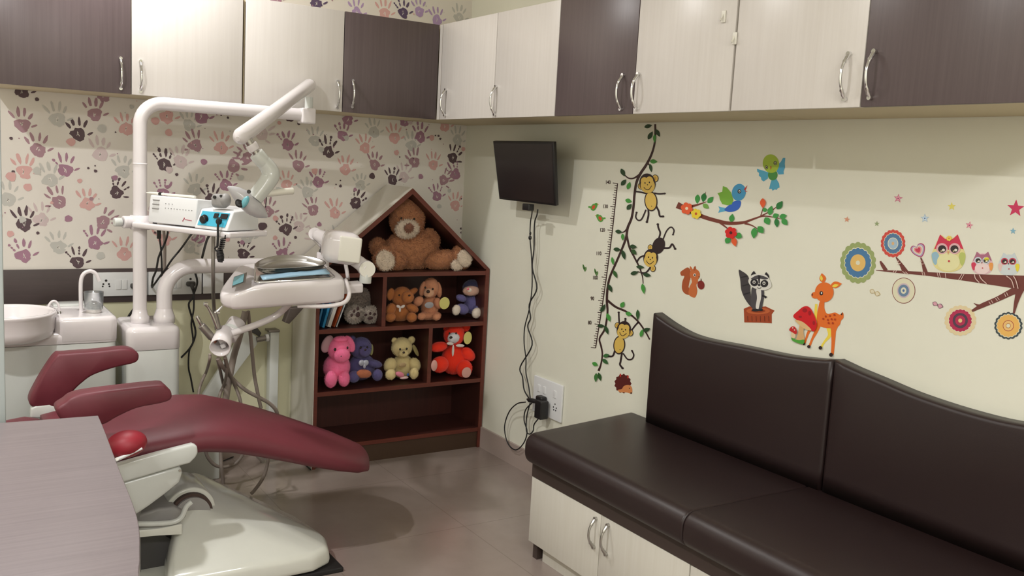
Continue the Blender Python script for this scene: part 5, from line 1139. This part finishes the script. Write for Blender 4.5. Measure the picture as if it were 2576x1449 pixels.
for (x, y) in ((655, 135), (714, 106)): s.ell(x, y, 11, 13, MB_); s.ell(x, y, 7, 9, (190, 200, 150)); s.ell(x, y+1, 4, 5, MB_)
s.poly([(681, 126), (689, 126), (688, 142), (684, 152)], (200, 80, 40), False); s.done('bird_sticker', 'lime and blue bird sticker flying topmost on the wall')
s = Sticker(cB_); SQ = (198, 108, 60); SQD = (168, 84, 46)
s.poly([(130, 798), (105, 812), (84, 830), (90, 852), (110, 856), (98, 890), (94, 935), (108, 966), (138, 980), (160, 970), (140, 930), (150, 880), (152, 830), (144, 806)], SQD)
s.poly([(158, 868), (196, 870), (200, 892), (190, 915), (196, 955), (182, 996), (150, 988), (138, 965), (146, 925), (160, 895)], SQ); s.ell(180, 845, 34, 38, SQ, -15); s.leaf(155, 806, 40, 16, -110, SQ); s.leaf(180, 803, 34, 16, -80, SQD)
s.ell(180, 848, 9, 10, (235, 230, 220)); s.ell(181, 849, 5, 6, MB_); s.ell(209, 860, 3, 3, MB_); s.stroke([(192, 895), (206, 900), (214, 908)], 13, SQ); s.ell(222, 914, 23, 30, (128, 40, 36), -10); s.stroke([(224, 888), (222, 872)], 5, (80, 40, 30)); s.stroke([(152, 880), (142, 930)], 4, (235, 225, 205))
s.done('squirrel_sticker', 'orange squirrel sticker holding a dark red acorn')
s = Sticker(cB_); GY = (74, 72, 76); BK = (38, 36, 40); WH = (222, 220, 212)
s.poly([(504, 1072), (540, 1056), (600, 1060), (650, 1056), (708, 1084), (690, 1108), (690, 1168), (620, 1164), (508, 1162)], (160, 70, 36), False); s.ell(600, 1086, 78, 22, (190, 96, 52)); s.ell(600, 1086, 48, 12, (150, 66, 34))
for k in range(6): s.stroke([(530+k*28, 1120), (532+k*28, 1155)], 4, (110, 46, 28))
s.poly([(472, 816), (492, 822), (530, 850), (548, 900), (550, 960), (562, 1030), (590, 1062), (556, 1060), (516, 1010), (490, 950), (482, 880)], (66, 62, 64)); 
for (x, y) in ((500, 860), (510, 915), (520, 970)): s.stroke([(x-14, y+6), (x+30, y-6)], 8, BK)
s.poly([(562, 930), (600, 920), (636, 940), (640, 990), (632, 1040), (622, 1075), (575, 1080), (552, 1045), (555, 980)], GY); s.poly([(590, 945), (618, 940), (622, 990), (612, 1040), (600, 1080), (586, 1060), (594, 1000)], WH)
s.stroke([(628, 985), (645, 990), (656, 998)], [14, 12, 16], BK); s.ell(585, 1080, 26, 9, BK); s.ell(618, 1078, 16, 8, BK)
s.leaf(572, 848, 56, 34, -85, BK); s.leaf(658, 856, 56, 34, -95, BK); s.poly([(538, 888), (560, 850), (610, 842), (660, 852), (692, 915), (660, 945), (612, 946), (560, 925)], WH); s.poly([(556, 872), (606, 848), (668, 868), (650, 878), (612, 872), (580, 880)], GY)
s.ell(578, 898, 26, 24, BK, 20); s.ell(645, 905, 26, 24, BK, -20); s.stroke([(610, 850), (610, 880), (611, 905)], [18, 12, 8], BK)
for x, y in ((577, 895), (643, 902)): s.ell(x, y, 10, 11, WH); s.ell(x, y+1, 5, 6, BK)
s.ell(611, 914, 9, 7, BK); s.stroke([(598, 930), (612, 937), (626, 930)], 3, BK); s.done('raccoon_sticker', 'grey masked raccoon sticker standing on a tree stump')
s = Sticker(cB_); DE = (226, 112, 40); DY = (238, 214, 80); HF = (44, 26, 26)
s.stroke([(1062, 1190), (1074, 1245), (1040, 1290), (1018, 1325)], [26, 24, 14, 14], DY); s.stroke([(985, 1040), (982, 1100), (990, 1150)], [16, 20, 20], DY)
s.stroke([(1000, 1170), (985, 1220), (960, 1270), (940, 1320)], [40, 24, 15, 14], DE); s.stroke([(975, 1170), (935, 1225), (920, 1265), (908, 1300)], [24, 18, 13, 13], DE)
s.stroke([(1108, 1160), (1100, 1220), (1098, 1290), (1092, 1375)], [66, 32, 24, 18], DE)
s.poly([(1012, 1020), (1038, 1022), (1040, 1070), (1060, 1105), (1110, 1096), (1140, 1110), (1162, 1096), (1166, 1130), (1150, 1150), (1135, 1185), (1080, 1200), (1020, 1192), (992, 1170), (990, 1120), (1000, 1060)], DE)
s.leaf(1028, 868, 66, 44, -100, DE); s.leaf(1020, 868, 40, 18, -100, DY); s.leaf(1118, 912, 78, 44, -10, DE); s.leaf(1114, 918, 46, 20, -14, DY); s.ell(1040, 962, 62, 66, DE); s.ell(980, 982, 26, 22, DE, 10); s.ell(961, 978, 5, 8, (120, 50, 30))
s.ell(1021, 969, 12, 14, HF); s.ell(1023, 967, 5, 7, WH); s.stroke([(1155, 1112), (1160, 1095)], [8, 2], HF)
for (x, y) in ((1050, 1122), (1078, 1118), (1108, 1112), (1034, 1138), (1065, 1145), (1090, 1140), (1112, 1142), (1070, 1165), (1098, 1166)): s.ell(x, y, 6, 7, (176, 60, 28), 0, 10)
for (x, y, r) in ((908, 1304, 9), (940, 1322, 11), (1017, 1330, 12), (1088, 1376, 13)): s.ell(x, y, r, r, HF, 0, 12)
s.done('deer_sticker', 'orange spotted fawn sticker with yellow ears above the backrest peak')
s = Sticker(cB_); s.k = 34
s.poly([(885, 1170), (915, 1165), (905, 1220), (912, 1280), (895, 1305), (855, 1290), (868, 1240)], (214, 172, 120)); s.poly([(838, 1118), (870, 1085), (905, 1058), (940, 1058), (968, 1095), (990, 1150), (992, 1190), (972, 1222), (940, 1200), (900, 1160), (860, 1145)], (206, 28, 36))
s.poly([(850, 1146), (900, 1158), (950, 1200), (955, 1216), (920, 1208), (880, 1180)], (222, 184, 130)); 
for (x, y, rx, ry) in ((915, 1082, 16, 14), (948, 1100, 10, 16), (885, 1125, 12, 7), (975, 1165, 8, 14)): s.ell(x, y, rx, ry, (160, 20, 30))
s.poly([(826, 1230), (850, 1230), (852, 1262), (830, 1266)], (226, 200, 160)); s.poly([(812, 1212), (828, 1190), (850, 1192), (864, 1224), (856, 1240), (834, 1228)], (196, 40, 40)); s.ell(836, 1198, 4, 4, WH); s.ell(848, 1212, 4, 4, WH)
s.poly([(826, 1262), (850, 1272), (880, 1280), (912, 1276), (905, 1305), (870, 1298), (836, 1284)], (80, 160, 60)); s.done('mushroom_sticker', 'red mushroom sticker with a smaller one, in front of the fawn')

s = Sticker(cC)   # owl branch
OB = (112, 58, 52); OW = (214, 186, 176)
s.poly([(425, 757), (620, 761), (870, 774), (1200, 791), (1711, 805), (1860, 812), (1860, 965), (1711, 932), (1560, 906), (1200, 850), (870, 806), (620, 783), (430, 762)], OB, False)
s.stroke([(465, 680), (485, 715), (515, 762)], [14, 30, 34], OB); s.stroke([(602, 645), (640, 700), (685, 775)], [10, 26, 50], OB); s.stroke([(817, 648), (835, 700), (860, 785)], [10, 22, 42], OB)
s.stroke([(1690, 905), (1600, 950), (1480, 1010), (1350, 1065), (1262, 1112)], [80, 56, 44, 40, 20], OB); s.stroke([(1330, 1070), (1305, 1060), (1278, 1044)], [30, 16, 4], OB); s.stroke([(1690, 900), (1668, 960), (1645, 1040), (1625, 1132)], [80, 56, 36, 16], OB)
for a_, b__ in (((590, 758), (575, 782)), ((608, 760), (595, 784)), ((660, 768), (690, 792)), ((685, 772), (712, 796)), ((828, 770), (838, 803)), ((846, 772), (856, 805)), ((962, 780), (972, 820)), ((980, 780), (990, 822)), ((1032, 785), (1038, 828)), ((1178, 792), (1148, 842)), ((1196, 793), (1166, 845)),
    ((612, 690), (632, 676)), ((618, 712), (646, 696)), ((815, 682), (836, 678)), ((822, 708), (846, 702)), ((1412, 1030), (1428, 1054)), ((1432, 1018), (1448, 1044)), ((1470, 1000), (1488, 1026)), ((1486, 992), (1504, 1016)), ((1548, 960), (1562, 990)), ((1566, 950), (1580, 980))): s.stroke([a_, b__], 6, OW)
for p in ([(1288, 795), (1298, 830), (1330, 865)], [(1330, 798), (1350, 835), (1395, 876)], [(1565, 806), (1610, 845), (1632, 912)], [(1628, 808), (1650, 850), (1668, 918)]): s.stroke(p, 8, OW)
s.done('owl_branch_sticker', 'maroon branch sticker with pale bands carrying the owls')
def owl(lb, cx, cy, rx, ry, belly, tuft, eyer, lw, rw, kind):
    s = Sticker(cC); base, band, bel, beak = kind
    s.poly([(cx-rx*.45, cy-ry*1.12), (cx-rx*.2, cy-ry*.98), (cx, cy-ry), (cx+rx*.3, cy-ry*.98), (cx+rx*.52, cy-ry*1.12), (cx+rx*.7, cy-ry*.72), (cx+rx*.98, cy-ry*.1), (cx+rx, cy+ry*.25), (cx+rx*.78, cy+ry*.75), (cx+rx*.3, cy+ry*.99), (cx-rx*.3, cy+ry*.99), (cx-rx*.78, cy+ry*.75), (cx-rx, cy+ry*.25), (cx-rx*.98, cy-ry*.1), (cx-rx*.7, cy-ry*.72)], base)
    s.poly([(cx-rx*.5, cy-ry*1.16), (cx-rx*.2, cy-ry*.9), (cx+rx*.25, cy-ry*.9), (cx+rx*.55, cy-ry*1.16), (cx+rx*.9, cy-ry*.3), (cx+rx*.4, cy-ry*.45), (cx+rx*.05, cy-ry*.25), (cx-rx*.4, cy-ry*.45), (cx-rx*.85, cy-ry*.3)], band, False)
    s.poly([(cx-rx*.99, cy-ry*.05), (cx-rx*.7, cy-ry*.15), (cx-rx*.55, cy+ry*.15), (cx-rx*.75, cy+ry*.6), (cx-rx*.93, cy+ry*.4)], lw); s.poly([(cx+rx*.99, cy-ry*.05), (cx+rx*.7, cy-ry*.1), (cx+rx*.62, cy+ry*.25), (cx+rx*.8, cy+ry*.65), (cx+rx*.97, cy+ry*.4)], rw)
    s.ell(cx, cy+ry*.42, rx*.68, ry*.54, bel)
    for sg in (-1, 1):
        s.ell(cx+sg*rx*.38, cy-ry*.34, rx*.34, ry*.32, belly); 
        s.ell(cx+sg*rx*.37, cy-ry*.32, rx*.24, ry*.22, (52, 42, 42)); s.ell(cx+sg*rx*.37+rx*.08, cy-ry*.26, rx*.09, ry*.08, (230, 226, 214)); s.ell(cx+sg*rx*.37-rx*.05, cy-ry*.2, rx*.05, ry*.04, (214, 200, 150))
    s.poly([(cx-rx*.06, cy-ry*.18), (cx+rx*.06, cy-ry*.18), (cx, cy+ry*.02)], beak, False); s.ell(cx+rx*.05, cy+ry*.38, rx*.06, ry*.06, (196, 60, 72)); return s
s = owl('', 1057, 622, 146, 150, (222, 176, 180), 0, 0, (150, 186, 204), (186, 196, 110), ((226, 216, 150), (206, 52, 82), (228, 224, 172), (214, 150, 110)))
s.flower(1065, 482, 24, (236, 206, 90), (196, 120, 60)); s.done('owl_sticker', 'largest owl sticker, crimson face with cream belly and yellow flower', group='owl stickers')
s = owl('', 1350, 704, 94, 92, (204, 216, 224), 0, 0, (206, 60, 90), (230, 156, 82), ((222, 186, 192), (170, 106, 130), (234, 212, 210), (120, 80, 80)))
s.ell(1392, 660, 22, 14, (222, 214, 60)); s.stroke([(1374, 662), (1392, 666), (1412, 662)], 3, (90, 90, 40)); s.done('owl_sticker', 'winking owl sticker with one yellow eyelid, between the other two', group='owl stickers')
owl('', 1580, 712, 92, 92, (190, 62, 86), 0, 0, (226, 196, 188), (226, 210, 66), ((206, 214, 216), (200, 210, 214), (206, 214, 216), (90, 60, 70))).done('owl_sticker', 'pale owl sticker with crimson eye rings at the frame edge', group='owl stickers')
def disc(lb, cx, cy, layers):
    s = Sticker(cC)
    for (k, rx, ry, c) in layers:
        if k == 's': s.scal(cx, cy, rx, ry, 18, c)
        else: s.ell(cx, cy, rx, ry, c, 0, 40)
    s.done('flower_sticker', lb, group='round flower stickers')
CRM = (222, 220, 196)
disc('large round flower sticker in olive and blue with an orange middle', 272, 694, [('s', 157, 182, (154, 168, 108)), ('s', 121, 137, CRM), ('s', 115, 130, (74, 122, 166)), ('e', 66, 74, (226, 186, 108)), ('e', 18, 20, CRM)])
disc('red and blue round flower sticker on a short stem', 576, 526, [('s', 108, 122, (208, 76, 66)), ('s', 84, 94, CRM), ('s', 79, 89, (84, 122, 160)), ('e', 46, 52, CRM), ('e', 40, 46, (164, 190, 208)), ('e', 12, 14, (220, 180, 130))])
disc('thin-ringed cream disc sticker below the owl branch', 668, 935, [('e', 101, 112, (130, 50, 52)), ('e', 96, 107, (222, 218, 190)), ('e', 56, 64, (202, 182, 190)), ('e', 46, 52, (108, 134, 162)), ('e', 24, 28, CRM), ('e', 10, 11, (80, 110, 160))])
disc('crimson round flower sticker with a cream fringe', 1160, 1195, [('s', 140, 134, (226, 208, 166)), ('s', 106, 103, CRM), ('s', 101, 98, (180, 46, 84)), ('e', 66, 66, (84, 62, 78)), ('e', 44, 44, (180, 46, 84)), ('e', 17, 18, (226, 200, 140))])
disc('dark-edged orange round flower sticker hanging at the lower right', 1577, 1240, [('s', 124, 120, (64, 76, 80)), ('s', 106, 104, CRM), ('s', 100, 98, (232, 182, 98)), ('e', 48, 48, (168, 60, 56)), ('e', 43, 43, (232, 190, 120)), ('e', 22, 22, (190, 130, 70)), ('e', 17, 17, CRM)])
s = Sticker(cC)
for k, c in ((1, (176, 60, 100)), (.88, (176, 160, 196)), (.7, CRM), (.54, (222, 150, 150)), (.36, (198, 60, 90))):
    s.poly([(792+x*k, 583+y*k) for x, y in ((24, 62), (-30, 40), (-62, 4), (-60, -26), (-38, -38), (-12, -28), (0, -50), (26, -60), (54, -44), (60, -8), (50, 36))], c)
s.done('heart_sticker', 'striped heart sticker on a stem left of the largest owl')
for (x, y, r, c, rot, lb) in [(620, 135, 42, (206, 130, 150), 8, 'pink star sticker leftmost of the upper row'), (1085, 205, 38, (228, 216, 110), 0, 'yellow star sticker in the upper row'), (852, 308, 42, (176, 196, 212), 0, 'pale blue star sticker with a dark centre'), (1238, 368, 36, (212, 134, 150), 12, 'pink star sticker right above the gap between owls'),
    (1640, 222, 78, (206, 52, 96), 4, 'large crimson star sticker at the frame edge'), (1617, 418, 30, (130, 178, 200), 2, 'small blue star sticker below the crimson star'), (176, 318, 28, (214, 150, 120), 8, 'tiny orange star sticker above the olive flower'), (435, 355, 25, (150, 164, 120), 4, 'tiny sage star sticker left of the pale blue one')]:
    s = Sticker(cC); s.star(x, y, r, c, rot)
    if r in (42, 36): s.star(x, y, r*.6, tuple(min(255, q+30) for q in c), rot); s.ell(x, y, 6, 6, (130, 50, 90) if c[0] > 200 else (60, 80, 130), 0, 10)
    s.done('star_sticker', lb, group='star stickers')
for (x, y, c, d, lb) in [(420, 955, (224, 216, 190), (190, 170, 120), 'faint cream butterfly sticker beside the ringed disc'), (965, 1062, (216, 160, 176), (120, 90, 100), 'pink butterfly sticker above the crimson flower')]:
    s = Sticker(cC); s.leaf(x-24, y-12, 52, 40, 30, d); s.leaf(x+22, y+8, 54, 44, 15, d); s.leaf(x-22, y-12, 42, 30, 30, c); s.leaf(x+20, y+8, 44, 34, 15, c); s.ell(x, y, 4, 18, d, -20, 12); s.done('butterfly_sticker', lb, group='butterfly stickers')
